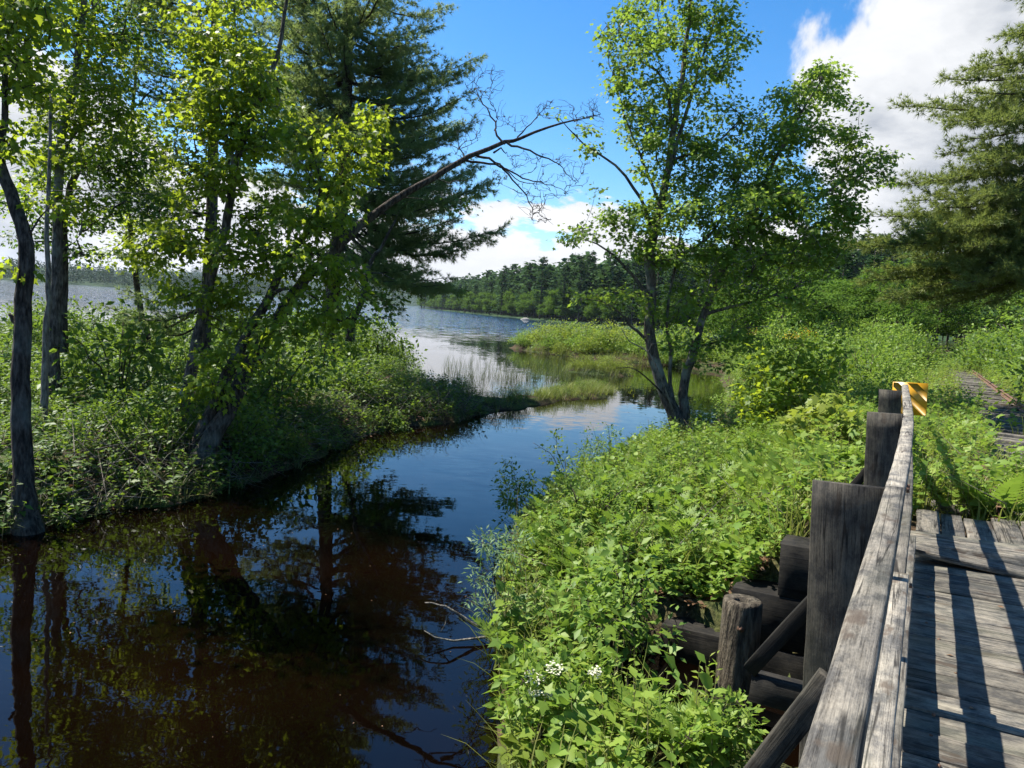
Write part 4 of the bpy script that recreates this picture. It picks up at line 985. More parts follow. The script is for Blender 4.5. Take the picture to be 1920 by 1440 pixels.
mass('forest', 'distant forest along the left far shore of the lake, seen between the trunks', 'forest', g2, 2200, 'conifer_mass', 17, 28, 2)
def g3(rs):
    x = -1500 + 2400 * rs.rand(); y = 2500 + 1500 * rs.rand(); return (x, y) if 2 < float(sdf(FARH, x, y)) < 900 else None
mass('forest', 'faint forested hills at the far end of the lake', 'forest', g3, 2600, 'conifer_mass', 30, 46, 3)
CLOUDS = [((1890, 40), .165), ((1705, 185), .135), ((1870, 260), .19), ((1700, 380), .085), ((1810, 320), .13), ((2090, 160), .28), ((30, 300), .12), ((230, 370), .09), ((430, 440), .08), ((80, 420), .14)]

# ------------------------------------------------------------------ ground cover
def cover(mb, stem, xy, z, h, m, size, tm, rs, lean=.25, tilt=.45, up=.15, s0=.3, sticks=None):
    n = len(xy)
    if not n: return
    th = rs.rand(n) * 2 * pi; ld = np.stack([np.cos(th), np.sin(th)], 1) * (lean * rs.rand(n))[:, None]
    k = np.arange(m)[None]; t = s0 + (1 - s0) * (k + rs.rand(n, m)) / m
    az = th[:, None] + k * 2.4 + rs.rand(n, m)
    hx = h[:, None] * t
    off = .12 * size[:, None] + .0 * t
    px = xy[:, 0:1] + ld[:, 0:1] * hx * t; py = xy[:, 1:2] + ld[:, 1:2] * hx * t; pz = z[:, None] + hx * (1 - .15 * t * lean)
    Pn = np.stack([px, py, pz], -1).reshape(-1, 3)
    D = np.stack([np.cos(az), np.sin(az), up + .5 * rs.randn(n, m) * .6 + (t > .93) * .4], -1).reshape(-1, 3)
    N = np.array([0, 0, 1.]) + rs.randn(n * m, 3) * tilt
    S = (size[:, None] * (1.15 - .45 * t) * (.7 + .5 * rs.rand(n, m))).ravel()
    mb.leaves(Pn, D, N, S, tm)
    if stem is not None:
        tip = np.stack([ld[:, 0] * h, ld[:, 1] * h, h], 1)
        stem.leaves(np.c_[xy, z], tip, np.tile([[.3, .9, .1]], (n, 1)), np.linalg.norm(tip, axis=1), STICK)

def sample(rs, n, fn):
    out = []
    while sum(len(o) for o in out) < n:
        q = fn(4000); out.append(q)
        if len(out) > 60: break
    return np.concatenate(out)[:n]

def st_of(xy): return xy[:, 0] * EL[0] + xy[:, 1] * EL[1], xy[:, 0] * ER0[0] + xy[:, 1] * ER0[1]
def right_ok(xy, d0=-.1):
    s, t = st_of(xy)
    bridge = (s < 7.55 + .25 * np.sin(t * 5)) & (s > -3) & (t > -.5)
    wall = (s < 6.46) & (s > 5.9) & (t > -2.4)
    pile = (np.hypot(s - 5.55, t + 1.17) < .24)
    under = (s < 6.4) & (t > -.75) | (s > 4.4) & (s < 6.2) & (t > -1.95)
    track = (t > .95 - .5 * np.clip((12.5 - s) / 3, 0, 1)) & (t < 2.25) & (s > 10) & (s < 45)
    gap = wob(xy[:, 0], xy[:, 1], 2.7, .4) + .5 * wob(xy[:, 0], xy[:, 1], 6.3, 1.9) > -.62
    return (sdf(RIGHT, xy[:, 0], xy[:, 1]) > d0) & gap & ~bridge & ~wall & ~pile & ~under & ~(track & (np.random.RandomState(len(xy)).rand(len(xy)) > .05))

rs = np.random.RandomState(77)
def near_right(k):
    y = 2.6 + 12.5 * rs.rand(k); x = -.1 + 10 * rs.rand(k); q = np.c_[x, y]; X, Y, Z = proj(np.c_[q, np.full(k, .6)])
    return q[right_ok(q) & (X > 850) & (X < 2000)]
def mid_right(k):
    y = 13 + 50 * rs.rand(k) ** 1.3; x = 0 + 45 * rs.rand(k); q = np.c_[x, y]; X, Y, Z = proj(np.c_[q, np.full(k, .8)])
    return q[right_ok(q, .15) & (X > 850) & (X < 2020) & ~((y > 49) & (x < 15))]
st = MB()
def g_wall(k):
    s = 6.34 + 1.5 * rs.rand(k) ** 1.3; t = -2.8 + 1.75 * rs.rand(k); return (BO + EL * s[:, None] + ER0 * t[:, None])[:, :2]
# broad low leaves close to the bridge
mb = MB(); q = sample(rs, 2100, near_right); z = land(q[:, 0], q[:, 1]); dS = sdf(RIGHT, q[:, 0], q[:, 1])
h = (.15 + .6 * rs.rand(len(q)) ** 1.5) * np.clip(.75 + dS, .7, 1); cover(mb, st, q, z - .03, h, 11, .085 + .055 * rs.rand(len(q)), OVAL, rs)
q = sample(rs, 650, near_right); z = land(q[:, 0], q[:, 1]); cover(mb, st, q, z - .03, .2 + .55 * rs.rand(len(q)), 9, .09 + .06 * rs.rand(len(q)), BROAD, rs)
q = sample(rs, 420, near_right); z = land(q[:, 0], q[:, 1]); cover(mb, st, q, z - .03, .25 + .6 * rs.rand(len(q)), 9, .1 + .06 * rs.rand(len(q)), MAPLE, rs, tilt=.6)
q = sample(rs, 300, g_wall); z = land(q[:, 0], q[:, 1]); cover(mb, st, q, z - .03, .15 + .3 * rs.rand(len(q)), 10, .08 + .06 * rs.rand(len(q)), OVAL, rs)
q = sample(rs, 5500, mid_right); z = land(q[:, 0], q[:, 1]); cover(mb, st, q, z - .05, .35 + .5 * rs.rand(len(q)), 13, .09 + .06 * rs.rand(len(q)), OVAL, rs)
tag(mb.build('undergrowth', M['lush']), 'dense sunlit leafy undergrowth covering the right bank', 'undergrowth', kind='stuff')
mb = MB()
q = sample(rs, 1500, near_right); z = land(q[:, 0], q[:, 1]); cover(mb, st, q, z - .03, .25 + .5 * rs.rand(len(q)), 16, .06 + .03 * rs.rand(len(q)), NARROW, rs, up=.4)
q = sample(rs, 3500, mid_right); z = land(q[:, 0], q[:, 1]); cover(mb, st, q, z - .05, .3 + .5 * rs.rand(len(q)), 14, .1 + .05 * rs.rand(len(q)), NARROW, rs, up=.4)
tag(mb.build('undergrowth', M['yellowgreen']), 'yellow-green narrow-leaved growth mixed through the right bank undergrowth', 'undergrowth', kind='stuff')
# ferns
def ferns(n, gen, smin, smax, label):
    q = sample(rs, n, gen); z = land(q[:, 0], q[:, 1]); mb = MB(); Pn = []; D = []; S = []
    for i in range(len(q)):
        k = rs.randint(4, 8); a0 = rs.rand() * 6.3; L = smin + (smax - smin) * rs.rand()
        for j in range(k):
            a = a0 + j * 2 * pi / k + .3 * rs.randn(); el = .45 + .5 * rs.rand()
            Pn.append((q[i, 0], q[i, 1], z[i] + .02)); D.append((cos(a) * cos(el), sin(a) * cos(el), sin(el))); S.append(L * (.75 + .4 * rs.rand()))
    D = np.array(D); N = np.array([0, 0, 1.]) - D * D[:, 2:3]
    mb.leaves(np.array(Pn), D, N, np.array(S), FERN)
    tag(mb.build('ferns', M['fern']), label, 'ferns', kind='stuff')
def fern_zone(k):
    q = near_right(k); X, Y, Z = proj(np.c_[q, np.full(len(q), .5)])
    return q[(((X - 1300) / 330) ** 2 + ((Y - 960) / 170) ** 2 < 1) | (rs.rand(len(q)) < .1)]
ferns(520, fern_zone, .36, .66, 'light green ferns spread over the right bank slope')
# grass
def grass(n, gen, h0, h1, mat, label, tm=BLADE, per=9, el0=.9, name='grass'):
    q = sample(rs, n, gen); z = land(q[:, 0], q[:, 1]); k = per; N = len(q) * k
    a = rs.rand(N) * 2 * pi; el = el0 + (1.5 - el0) * rs.rand(N); b = np.repeat(np.c_[q, np.maximum(z, -.05)], k, 0); b[:, :2] += rs.randn(N, 2) * .05
    D = np.stack([np.cos(a) * np.cos(el), np.sin(a) * np.cos(el), np.sin(el)], 1); Nn = np.array([0, 0, 1.]) - D * D[:, 2:3] + 1e-4
    mb = MB(); mb.leaves(b, D, Nn, h0 + (h1 - h0) * rs.rand(N), tm)
    return tag(mb.build(name, M[mat]), label, 'grass', kind='stuff')
def g_track(k):
    s = 7.5 + 40 * rs.rand(k); t = -1.5 + 6 * rs.rand(k); q = (BO + EL * s[:, None] + ER0 * t[:, None])[:, :2]; return q[right_ok(q) | (rs.rand(k) < .08) & (s > 9)]
grass(900, g_track, .2, .5, 'grass', 'grass tufts along the overgrown railway track')
def g_bank(k):
    q = np.r_[near_right(k), mid_right(k)]; return q[rs.rand(len(q)) < .8]
grass(1100, g_bank, .25, .6, 'grass', 'grass blades among the right bank plants')
def g_spit(k):
    x = -2 + 7 * rs.rand(k); y = 21 + 11 * rs.rand(k); q = np.c_[x, y]; return q[(sdf(LEFT, x, y) > -.12) & (x > -1.2) & ((x > .9) | (rs.rand(k) < .15))]
grass(420, g_spit, .16, .42, 'grass', 'tawny marsh grass on the spit at the mouth of the channel', per=12)
def g_islet(k):
    x = -1.5 + 12 * rs.rand(k); y = 36.5 + 20 * rs.rand(k); q = np.c_[x, y]; d = np.maximum(sdf(ISLET, x, y), sdf(RIGHT, x, y)); return q[(d > -.15) & (d < 1.2)]
grass(260, g_islet, .25, .55, 'grass', 'marsh grass fringing the islets', per=12)
def g_reed(k):
    x = -4 + 11 * rs.rand(k); y = 25.5 + 24 * rs.rand(k); q = np.c_[x, y]; X, Y, Z = proj(np.c_[q, np.zeros(k)])
    n = .5 + .5 * wob(x, y, .9, 1.) ; dens = np.exp(-((Y - 712) / 22) ** 2) + .25 * np.exp(-((Y - 680) / 12) ** 2)
    return q[(X > 830) & (X < 1180) & (sdf(LEFT, x, y) < 0) & (sdf(RIGHT, x, y) < 0) & (rs.rand(k) < dens * n)]
grass(1000, g_reed, .3, .75, 'reed', 'thin dark reeds standing in the shallow water of the lake mouth', REED, per=3, el0=1.25, name='reeds')

def g_sedge(k):
    x = -14 + 14 * rs.rand(k); y = 7.4 + 15 * rs.rand(k); q = np.c_[x, y]; d = sdf(LEFT, x, y); return q[(d > -.2) & (d < .35) & (wob(x, y, 1.7) > -.2)]
grass(130, g_sedge, .25, .6, 'reed', 'dark sedge tufts drooping over the left waterline', per=10, el0=.5, name='sedge')
# left bank floor
def g_left(k):
    x = -22 + 22.5 * rs.rand(k); y = 7.4 + 30 * rs.rand(k) ** 1.2; q = np.c_[x, y]; X, Y, Z = proj(np.c_[q, np.full(k, .4)])
    return q[(sdf(LEFT, x, y) > -.12) & (X > -150) & ~((y > 20.5) & (x > -1.6))]
mb = MB(); q = sample(rs, 2300, g_left); z = land(q[:, 0], q[:, 1]); cover(mb, st, q, z - .04, .25 + .45 * rs.rand(len(q)), 11, .095 + .06 * rs.rand(len(q)), OVAL, rs)
def g_edge(k):
    q = g_left(k); d = sdf(LEFT, q[:, 0], q[:, 1]); return q[(d < 1.1) & (q[:, 1] < 24)]
q = sample(rs, 900, g_edge); z = land(q[:, 0], q[:, 1]); cover(mb, st, q, z - .04, .2 + .45 * rs.rand(len(q)), 11, .085 + .06 * rs.rand(len(q)), OVAL, rs, lean=.9)
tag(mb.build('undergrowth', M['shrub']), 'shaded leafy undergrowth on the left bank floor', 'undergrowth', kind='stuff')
mb = MB(); q = np.r_[sample(rs, 1500, g_edge), sample(rs, 260, near_right)]; z = land(q[:, 0], q[:, 1]); n = len(q)
a = rs.rand(n) * 6.3; D = np.stack([np.cos(a), np.sin(a), .6 * rs.randn(n) - .05], 1); mb.leaves(np.c_[q, z + .1 + .25 * rs.rand(n)], D, rs.randn(n, 3), .3 + .7 * rs.rand(n), STICK)
tag(mb.build('brushwood', M['bark_dead']), 'dry twigs tangled along the banks', 'twigs', kind='stuff')
mb = MB()
q = np.r_[sample(rs, 1600, g_edge), sample(rs, 500, near_right), sample(rs, 700, g_wall)]; z = land(q[:, 0], q[:, 1]); n = len(q); a = rs.rand(n) * 6.3
mb.leaves(np.c_[q, z + .02 + .05 * rs.rand(n)], np.stack([np.cos(a), np.sin(a), .3 * rs.randn(n)], 1), np.array([0, 0, 1.]) + .5 * rs.randn(n, 3), .07 + .05 * rs.rand(n), OVAL)
n = 34; dk = np.array([B(a_, b_, .006) for a_, b_ in zip(1.2 + 6 * rs.rand(n), .05 + 1.3 * rs.rand(n))]); a = rs.rand(n) * 6.3
mb.leaves(dk, np.stack([np.cos(a), np.sin(a), .1 * rs.randn(n)], 1), UB + .25 * rs.randn(n, 3), .025 + .03 * rs.rand(n), OVAL)
tag(mb.build('leaf_litter', M['dead_leaf']), 'brown dead leaves lying on the banks and the bridge deck', 'leaf litter', kind='stuff')
tag(st.build('plant_stems', M['stem']), 'thin green stems of the undergrowth', 'undergrowth', kind='stuff')

mb = MB(); n = 200; q = np.c_[-7 + 8 * rs.rand(n * 3), 3.2 + 12 * rs.rand(n * 3)]; q = q[(sdf(LEFT, q[:, 0], q[:, 1]) < -.3) & (sdf(RIGHT, q[:, 0], q[:, 1]) < -.3)][:n]; n = len(q); a = rs.rand(n) * 6.3
mb.leaves(np.c_[q, np.full(n, .006)], np.stack([np.cos(a), np.sin(a), np.zeros(n)], 1), np.tile([[0, 0, 1.]], (n, 1)), .006 + .022 * rs.rand(n) ** 2, OVAL)
tag(mb.build('floating_leaves', M['dead_leaf']), 'scattered specks and tiny leaves floating on the dark channel', 'floating leaves', kind='stuff')
# ------------------------------------------------------------------ single plants of the foreground
def plant(name, label, cat, basepx, d, stems, blobs, leaf, tm=OVAL, size=.05, per=12, dens=.02, sd=.25, spread=.05, seed=1, r0=.008, bark='twig', droop=.1, tilt=.5, flat=.8, z0=None, rtip=.0018, frac=.7):
    rs = np.random.RandomState(seed); sk = Skel(rs, 12000); base = P(*basepx, d)
    base[2] = float(land(base[0], base[1])) - .03 if z0 is None else z0
    for L in stems:
        sk.limb([base + rs.randn(3) * .03 * np.array([1, 1, 0])] + [P(*(q if len(q) == 3 else (*q, d))) for q in L], r0, r0 * .35, seg=.1, wobble=.006)
    sk.grow(blob_pts(rs, blobs, dens, d, sd), jit=.012, maxlen=2.5)
    e = empty(name, base, label, cat); mb = MB(); sk.wood(mb, rtip, .0014, .012); mb.build('stems', M[bark], e, base)
    lb = MB(); sk.foliage(lb, per, spread, size, tm, flat=flat, droop=droop, tilt=tilt, frac=frac); lb.build('foliage', M[leaf], e, base)
    return e, sk
plant('viburnum_bush', 'big deep green bush with maple-like leaves between the maple and the railing', 'bush', (1465, 815), 14.5, [[(1440, 740), (1420, 690)], [(1480, 730), (1500, 660)], [(1520, 750), (1540, 690)], [(1430, 780), (1400, 760)]],
 [(1500, 670, 85, 40), (1470, 720, 90, 46), (1420, 760, 55, 40), (1540, 700, 60, 40), (1500, 760, 80, 40), (1440, 800, 60, 26)], 'maple', MAPLE, .12, 12, .012, .6, .1, 901, .02, droop=.4)
plant('maple_sapling', 'light yellow-green maple sapling just left of the railing posts', 'sapling', (1580, 850), 9.5, [[(1570, 800), (1562, 750)], [(1590, 800), (1600, 775)], [(1540, 810), (1510, 785)]],
 [(1560, 752, 24, 18), (1515, 780, 20, 12), (1600, 775, 24, 14), (1550, 790, 40, 20), (1600, 810, 26, 22), (1480, 800, 24, 14)], 'yellowgreen', MAPLE, .12, 9, .022, .25, .07, 902, .01, droop=.5)
plant('willow_sapling', 'slender willow sapling with blue-green leaves at the water edge', 'sapling', (948, 1195), 6.4, [[(935, 1110), (905, 1010)], [(945, 1100), (950, 1030)], [(925, 1140), (900, 1090)], [(955, 1110), (975, 1040)], [(915, 1150), (880, 1125)], [(940, 1080), (925, 1000)]],
 [(910, 1020, 22, 26), (945, 1030, 26, 30), (900, 1085, 22, 22), (885, 1125, 16, 12), (960, 1060, 26, 30), (925, 1140, 26, 20), (965, 1000, 22, 20)], 'willow', NARROW, .066, 8, .022, .2, .05, 903, .006)
plant('water_edge_bush', 'sparse twiggy bush leaning over the water, leftmost of three above the willow sapling', 'bush', (1000, 1000), 9.6, [[(975, 930), (960, 870)], [(985, 940), (945, 900)], [(1000, 930), (990, 880)], [(1010, 950), (1020, 900)]],
 [(962, 862, 18, 22), (948, 905, 22, 18), (985, 905, 30, 24), (1000, 950, 46, 26), (960, 940, 26, 18), (975, 985, 40, 26), (950, 930, 20, 14)], 'shrub', OVAL, .06, 11, .022, .25, .05, 904, .008)
plant('water_edge_bush', 'tall thin forked twig bush with few leaves, middle one at the water edge', 'bush', (1060, 960), 10.6, [[(1052, 890), (1030, 850), (1000, 830)], [(1056, 880), (1042, 840), (1045, 815)], [(1062, 900), (1060, 860)]],
 [(1045, 822, 16, 16), (1030, 850, 16, 14), (1050, 862, 20, 18), (1065, 895, 20, 18), (1062, 930, 40, 22)], 'shrub', OVAL, .07, 8, .02, .2, .05, 905, .009)
plant('water_edge_bush', 'grey-green rounded bush with visible stems, largest at the water edge', 'bush', (1150, 925), 12.6, [[(1130, 870), (1120, 820)], [(1145, 860), (1140, 800)], [(1160, 870), (1170, 830)], [(1120, 890), (1095, 850)]],
 [(1128, 808, 22, 16), (1105, 845, 26, 20), (1150, 830, 36, 24), (1175, 850, 26, 22), (1130, 870, 50, 24), (1110, 900, 40, 20)], 'willow', OVAL, .055, 13, .025, .35, .05, 906, .009)
plant('water_edge_bush', 'upright willow-like bush nearest to the big maple at the water edge', 'bush', (1222, 860), 15.2, [[(1218, 820), (1215, 785)], [(1228, 825), (1235, 800)]],
 [(1216, 795, 18, 18), (1228, 825, 26, 20), (1205, 840, 24, 18)], 'willow', NARROW, .07, 13, .03, .3, .05, 907, .008)
plant('dark_bush', 'small dark shrub at the foot of the big maple', 'bush', (1335, 815), 16.2, [[(1330, 790)], [(1350, 795)]], [(1330, 790, 32, 16), (1355, 800, 26, 14)], 'maple_dark', OVAL, .08, 14, .03, .3, .06, 908)
e, skE = plant('elder_bush', 'elder bush with creamy white flower heads low at the water edge', 'bush', (1030, 1400), 4.75, [[(1010, 1330), (990, 1280)], [(1050, 1330), (1050, 1270)], [(1080, 1330), (1100, 1290)], [(1000, 1360), (975, 1320)]],
 [(1000, 1280, 34, 26), (1050, 1290, 40, 30), (1100, 1310, 36, 30), (985, 1330, 30, 26), (1040, 1350, 44, 30), (1000, 1230, 30, 24), (1085, 1250, 40, 30)], 'lush', OVAL, .075, 11, .013, .18, .06, 909, .008)
for (x, y, rr) in ((1002, 1278, 17), (1038, 1263, 14), (1030, 1310, 13), (1003, 1310, 11), (1082, 1378, 13), (1114, 1270, 10)):
    rsf = np.random.RandomState(x); n = 60; c = P(x, y, 4.55); R = rr / F * 4.55 * 1.25; a = rsf.rand(n) * 6.3; q = np.sqrt(rsf.rand(n)) * R
    mb = MB(); mb.leaves(np.c_[c[0] + q * np.cos(a), c[1] + q * np.sin(a), c[2] + .012 * rsf.randn(n) + .25 * R * (1 - (q / R) ** 2) + .03], rsf.randn(n, 3) * [1, 1, .2], np.array([0, 0, 1.]) + .3 * rsf.randn(n, 3), .017, FLOWER)
    o = mb.build('flower_head', M['flower_white'], None); o.parent = e; o.matrix_parent_inverse = Matrix.Translation(-e.location)
def whorl(name, label, px, d, n, L, leaf, seed, rings=2, tm=BROAD):
    rs = np.random.RandomState(seed); c = P(*px, d); g = np.array([c[0], c[1], float(land(c[0], c[1])) - .02]); e = empty(name, g, label, 'plant')
    mb = MB(); mb.tube([g, (g + c) / 2 + rs.randn(3) * .02, c], [.006, .005, .003], 5); lb = MB()
    for r_ in range(rings):
        cc = c + rs.randn(3) * .07 * (r_ > 0)
        k = n; a = np.arange(k) * 2 * pi / k + rs.rand()
        mb.tube([c - [0, 0, .05], cc], .0025, 3)
        D = np.stack([np.cos(a), np.sin(a), .15 + .2 * rs.randn(k)], 1); lb.leaves(np.tile(cc, (k, 1)) + D * .02, D, np.array([0, 0, 1.]) + .25 * rs.randn(k, 3), L * (.8 + .4 * rs.rand(k)), tm)
    mb.build('stem', M['stem'], e, g); lb.build('leaves', M[leaf], e, g)
whorl('broadleaf_plant', 'plant with large pale oval leaves overhanging the dark water at the bottom edge', (972, 1385), 4.35, 5, .12, 'yellowgreen', 1, 2)
whorl('broadleaf_plant', 'plant with big rounded leaf whorls below the elder flowers', (1125, 1325), 4.4, 5, .14, 'lush', 2, 3)
whorl('broadleaf_plant', 'plant with large veined leaves at the bottom edge beside the ferns', (1100, 1385), 4.2, 6, .15, 'lush', 3, 3)
plant('blueberry_bush', 'small-leaved bush growing in front of the pile under the railing', 'bush', (1370, 1440), 4.05, [[(1340, 1380), (1320, 1340)], [(1380, 1370), (1390, 1320)], [(1400, 1400), (1410, 1350)], [(1330, 1410), (1290, 1380)]],
 [(1330, 1350, 36, 22), (1380, 1345, 36, 30), (1350, 1390, 50, 30), (1400, 1385, 20, 26), (1300, 1390, 36, 26), (1390, 1315, 16, 14)], 'lush', OVAL, .05, 13, .018, .15, .045, 911, .006)
plant('leafy_sapling', 'leafy light green sapling left of the dark abutment', 'sapling', (1180, 1250), 5.6, [[(1170, 1150), (1160, 1060)], [(1190, 1160), (1200, 1090)], [(1210, 1200), (1250, 1180)], [(1150, 1180), (1110, 1130)]],
 [(1160, 1060, 36, 26), (1120, 1110, 40, 26), (1200, 1100, 36, 26), (1160, 1140, 50, 30), (1240, 1180, 32, 20), (1210, 1200, 40, 26), (1100, 1160, 36, 26), (1180, 1020, 30, 18)], 'lush', OVAL, .085, 10, .011, .25, .07, 912, .008, tilt=.4)
for i, (x, y, d, L) in enumerate([(1215, 1400, 4.3, .38), (1060, 1440, 4.3, .3), (1290, 1435, 4.1, .34)]):
    rsf = np.random.RandomState(40 + i); c = P(x, y, d); c[2] = float(land(c[0], c[1])) + .1; k = 7; a = np.arange(k) * 2 * pi / k + rsf.rand(); el = .55 + .3 * rsf.rand(k)
    D = np.stack([np.cos(a) * np.cos(el), np.sin(a) * np.cos(el), np.sin(el)], 1); mb = MB(); mb.leaves(np.tile(c, (k, 1)), D, np.array([0, 0, 1.]) - D * D[:, 2:3], L * (.9 + .3 * rsf.rand(k)), FERN)
    o = mb.build('fern', M['fern'], None, c); o.location = [float(v) for v in c]
    tag(o, ['fern with arching fronds at the bottom edge left of the small-leaved bush', 'fern below the elder bush at the very bottom edge', 'fern tucked under the small-leaved bush by the pile'][i], 'fern')
# yellow blooms beyond
for i, (x, y, d) in enumerate([(1412, 622, 30), (1478, 630, 27), (1492, 633, 27), (1510, 622, 29)]):
    rsf = np.random.RandomState(60 + i); c = P(x, y, d); g = np.array([c[0], c[1], float(land(c[0], c[1]))]); e = empty('goldenrod', g, 'tall plant with orange-yellow bloom above the bushes behind the maple', 'flower', 'yellow blooming plants')
    mb = MB(); mb.tube([g, c], [.012, .006], 4); mb.build('stem', M['stem'], e, g); mb = MB(); n = 45
    mb.leaves(c + rsf.randn(n, 3) * [.16, .16, .09], rsf.randn(n, 3), rsf.randn(n, 3), .06, OVAL); mb.build('bloom', M['flower_yellow'], e, g)
# dead branch in the water
g = plane(955, 1195, .03); rsf = np.random.RandomState(3); mb = MB(); dd = (g - CAM) @ FW
L = catmull([g, P(915, 1180, dd + .02), P(880, 1165, dd), P(845, 1142, dd - .02), P(825, 1133, dd), P(797, 1130, dd + .05)], .06); mb.tube(L + rsf.randn(*L.shape) * .004, np.linspace(.022, .006, len(L)), 6)
mb.tube([P(848, 1145, dd - .02), P(838, 1155, dd - .02), P(835, 1170, dd - .05), P(826, 1185, dd - .08)], [.008, .006, .004, .002], 5)
mb.tube([P(945, 1190, dd), P(900, 1196, dd - .08), P(850, 1202, dd - .15), P(815, 1195, dd - .2), P(795, 1182, dd - .2)], [.014, .012, .01, .006, .003], 5)
mb.tube([P(930, 1186, dd), P(915, 1168, dd + .1), P(885, 1170, dd + .15)], [.008, .006, .003], 5)
o = mb.build('dead_branch', M['bark_dead'], None, g, smooth=True); o.location = [float(v) for v in g]
tag(o, 'bare crooked dead branch reaching over the water from the right bank', 'branch')
# lichen-white fallen limb by the maple foot
mb = MB(); L = catmull([P(1272, 800, 16.), P(1240, 710, 15.6), P(1215, 660, 15.6), P(1180, 640, 15.7), P(1165, 615, 15.7)], .15); mb.tube(L, np.linspace(.03, .008, len(L)), 6); mb.tube([P(1215, 660, 15.6), P(1222, 645, 15.6), P(1245, 640, 15.7)], [.012, .008, .004], 5)
g = L[0]; o = mb.build('bare_limb', M['bark_dead'], None, g, smooth=True); o.location = [float(v) for v in g]; tag(o, 'pale bare dead limb leaning left from the foot of the big maple', 'branch')
mb = MB(); L = catmull([P(1265, 765, 16.2), P(1230, 725, 15.9), P(1190, 692, 15.6), P(1155, 690, 15.4)], .15); mb.tube(L, np.linspace(.03, .006, len(L)), 6); g = L[0]; o = mb.build('bare_limb', M['bark'], None, g, smooth=True); o.location = [float(v) for v in g]; tag(o, 'dark bare limb hanging low over the water left of the big maple', 'branch')
# shore boulder far across the lake
for i, (x, y, d) in enumerate([(985, 597, 400), (1150, 606, 285)]):
    rsf = np.random.RandomState(i); g = plane(x, y + 2, 0.1); mb = MB(); n = 9; th = np.arange(n) * 2 * pi / n
    for k, (zz, rr) in enumerate([(-.4, 1.3), (.1, 1.3), (.45, 1.), (.7, .4)]):
        ring = np.stack([np.cos(th) * rr * (1.5 + .3 * rsf.randn(n)), np.sin(th) * rr * (.8 + .15 * rsf.randn(n)), np.full(n, zz) + .06 * rsf.randn(n)], 1); mb.add(ring)
    q = [(a * n + j, a * n + (j + 1) % n, (a + 1) * n + (j + 1) % n, (a + 1) * n + j) for a in range(3) for j in range(n)]; mb.f = [np.array(q), np.array([[27 + j for j in range(n)]])]
    o = mb.build('boulder', M['rock'], None); o.location = [float(v) for v in g]; tag(o, ['pale boulder at the far shore waterline, left one of two', 'pale boulder at the far shore waterline, nearest to the maple'][i], 'rock')

# air
hm, nt, out = newmat('haze'); vol = nt.nodes.new('ShaderNodeVolumePrincipled'); vol.inputs['Color'].default_value = (.72, .82, 1., 1); vol.inputs['Density'].default_value = .000045; vol.inputs['Anisotropy'].default_value = .2
nt.links.new(vol.outputs[0], out.inputs['Volume'])
mb = MB(); xa, xb, ya, yb, za, zb = -6100, 6100, -6100, 6700, -3, 190
mb.add([(xa, ya, za), (xb, ya, za), (xb, yb, za), (xa, yb, za), (xa, ya, zb), (xb, ya, zb), (xb, yb, zb), (xa, yb, zb)], [(0, 3, 2, 1), (4, 5, 6, 7), (0, 1, 5, 4), (1, 2, 6, 5), (2, 3, 7, 6), (3, 0, 4, 7)]); tag(mb.build('haze', hm), kind='stuff')
# ------------------------------------------------------------------ sky, sun, camera
SUN_AZ = radians(-60.); SUN_EL = radians(53.7)
w = bpy.data.worlds.new('World'); scene.world = w; w.use_nodes = True; nt = w.node_tree; nt.nodes.clear()
out = nt.nodes.new('ShaderNodeOutputWorld'); bg = nt.nodes.new('ShaderNodeBackground'); nt.links.new(bg.outputs[0], out.inputs[0])
bg.inputs['Strength'].default_value = .08
sky = nt.nodes.new('ShaderNodeTexSky'); sky.sky_type = 'NISHITA'; sky.sun_disc = False; sky.sun_elevation = SUN_EL; sky.sun_rotation = SUN_AZ; sky.altitude = 200; sky.air_density = 1.; sky.dust_density = .35; sky.ozone_density = 3.
hs = nd(nt, 'ShaderNodeHueSaturation', Saturation=1.35, Value=1.1); nt.links.new(sky.outputs[0], hs.inputs['Color'])
tc = nd(nt, 'ShaderNodeTexCoord'); dirv = tc.outputs['Generated']
sp = nd(nt, 'ShaderNodeSeparateXYZ'); nt.links.new(dirv, sp.inputs[0])
nz = nd(nt, 'ShaderNodeTexNoise', Scale=5.5, Detail=9., Roughness=.56, Distortion=.25); nt.links.new(dirv, nz.inputs['Vector'])
mpb = nd(nt, 'ShaderNodeMapping'); mpb.inputs['Scale'].default_value = (1, 1, 2.6); nt.links.new(dirv, mpb.inputs[0])
nb = nd(nt, 'ShaderNodeTexNoise', Scale=6., Detail=8., Roughness=.58); nt.links.new(mpb.outputs[0], nb.inputs['Vector'])
def blob_mask(px, rad):
    v = ray(*px); v /= np.linalg.norm(v)
    dn = nd(nt, 'ShaderNodeVectorMath', operation='DISTANCE'); nt.links.new(dirv, dn.inputs[0]); dn.inputs[1].default_value = tuple(float(a) for a in v)
    return mathn(nt, 'MULTIPLY_ADD', dn.outputs['Value'], -1. / rad, 1.)
ms = None
for px, rad in CLOUDS:
    m_ = blob_mask(px, rad)
    ms = m_ if ms is None else mathn(nt, 'SMOOTH_MAX', ms, m_, .25)
big = mathn(nt, 'ADD', ms, mathn(nt, 'MULTIPLY_ADD', nz.outputs['Fac'], 1.5, -.75))
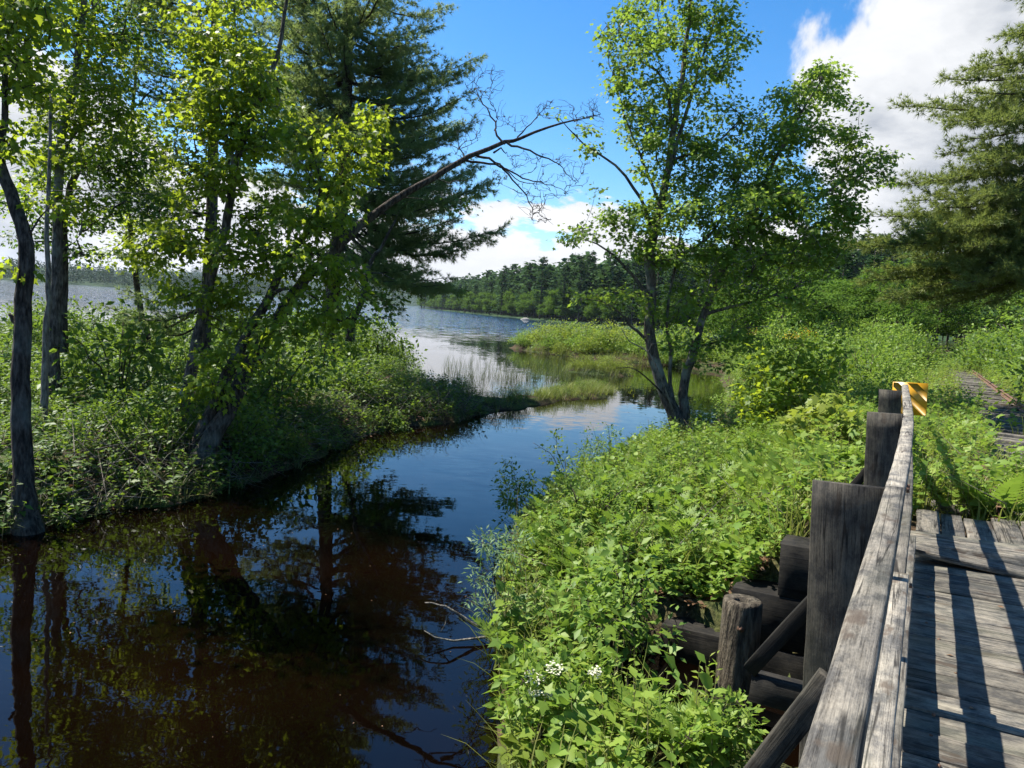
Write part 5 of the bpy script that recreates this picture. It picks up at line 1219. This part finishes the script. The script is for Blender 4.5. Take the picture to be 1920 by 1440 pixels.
# low bank of cumulus round the horizon
el = mathn(nt, 'ARCSINE', sp.outputs[2])
band = mathn(nt, 'MULTIPLY_ADD', el, -1. / .14, 1.2)
bank = mathn(nt, 'ADD', band, mathn(nt, 'MULTIPLY_ADD', nb.outputs['Fac'], 2.6, -1.45))
cm = mathn(nt, 'MAXIMUM', big, bank)
alpha = nd(nt, 'ShaderNodeMapRange', interpolation_type='SMOOTHSTEP'); nt.links.new(cm, alpha.inputs[0]); alpha.inputs[1].default_value = .02; alpha.inputs[2].default_value = .16
core = nd(nt, 'ShaderNodeMapRange', interpolation_type='SMOOTHSTEP'); nt.links.new(big, core.inputs[0]); core.inputs[1].default_value = .35; core.inputs[2].default_value = .95
n2 = nd(nt, 'ShaderNodeTexNoise', Scale=6.5, Detail=8., Roughness=.58); nt.links.new(mpb.outputs[0], n2.inputs['Vector'])
gr = ramp(nt, n2.outputs['Fac'], [(.4, (0, 0, 0)), (.58, (1, 1, 1))])
gfac = mathn(nt, 'MULTIPLY', core.outputs[0], mathn(nt, 'MULTIPLY_ADD', gr, .6, .35))
gfac = mathn(nt, 'MAXIMUM', gfac, mathn(nt, 'MULTIPLY', gr, .2))
cc = mixc(nt, gfac, (5.7, 5.75, 5.85), (2.5, 2.75, 3.15))
fin = mixc(nt, alpha.outputs[0], hs.outputs[0], cc)
nt.links.new(fin, bg.inputs['Color'])

sun = bpy.data.lights.new('sun', 'SUN'); so = bpy.data.objects.new('sun', sun); COL.objects.link(so)
sun.energy = 4.9; sun.angle = radians(.53); sun.color = (1, .95, .87)
sd = Vector((sin(SUN_AZ) * cos(SUN_EL), cos(SUN_AZ) * cos(SUN_EL), sin(SUN_EL)))
so.rotation_euler = sd.to_track_quat('Z', 'Y').to_euler(); so.location = sd * 60

cam = bpy.data.cameras.new('camera'); co = bpy.data.objects.new('camera', cam); COL.objects.link(co)
cam.sensor_width = 36; cam.lens = F / 1920 * 36; cam.clip_start = .05; cam.clip_end = 20000
m = Matrix(((CR[0], CU[0], -FW[0], 0), (CR[1], CU[1], -FW[1], 0), (CR[2], CU[2], -FW[2], H), (0, 0, 0, 1))); co.matrix_world = m
scene.camera = co
scene.view_settings.view_transform = 'Standard'; scene.view_settings.look = 'None'; scene.view_settings.exposure = 1.22
scene.cycles.max_bounces = 7; scene.cycles.diffuse_bounces = 3; scene.cycles.glossy_bounces = 3; scene.cycles.transmission_bounces = 4; scene.cycles.caustics_reflective = False; scene.cycles.caustics_refractive = False
scene.cycles.sample_clamp_indirect = 4
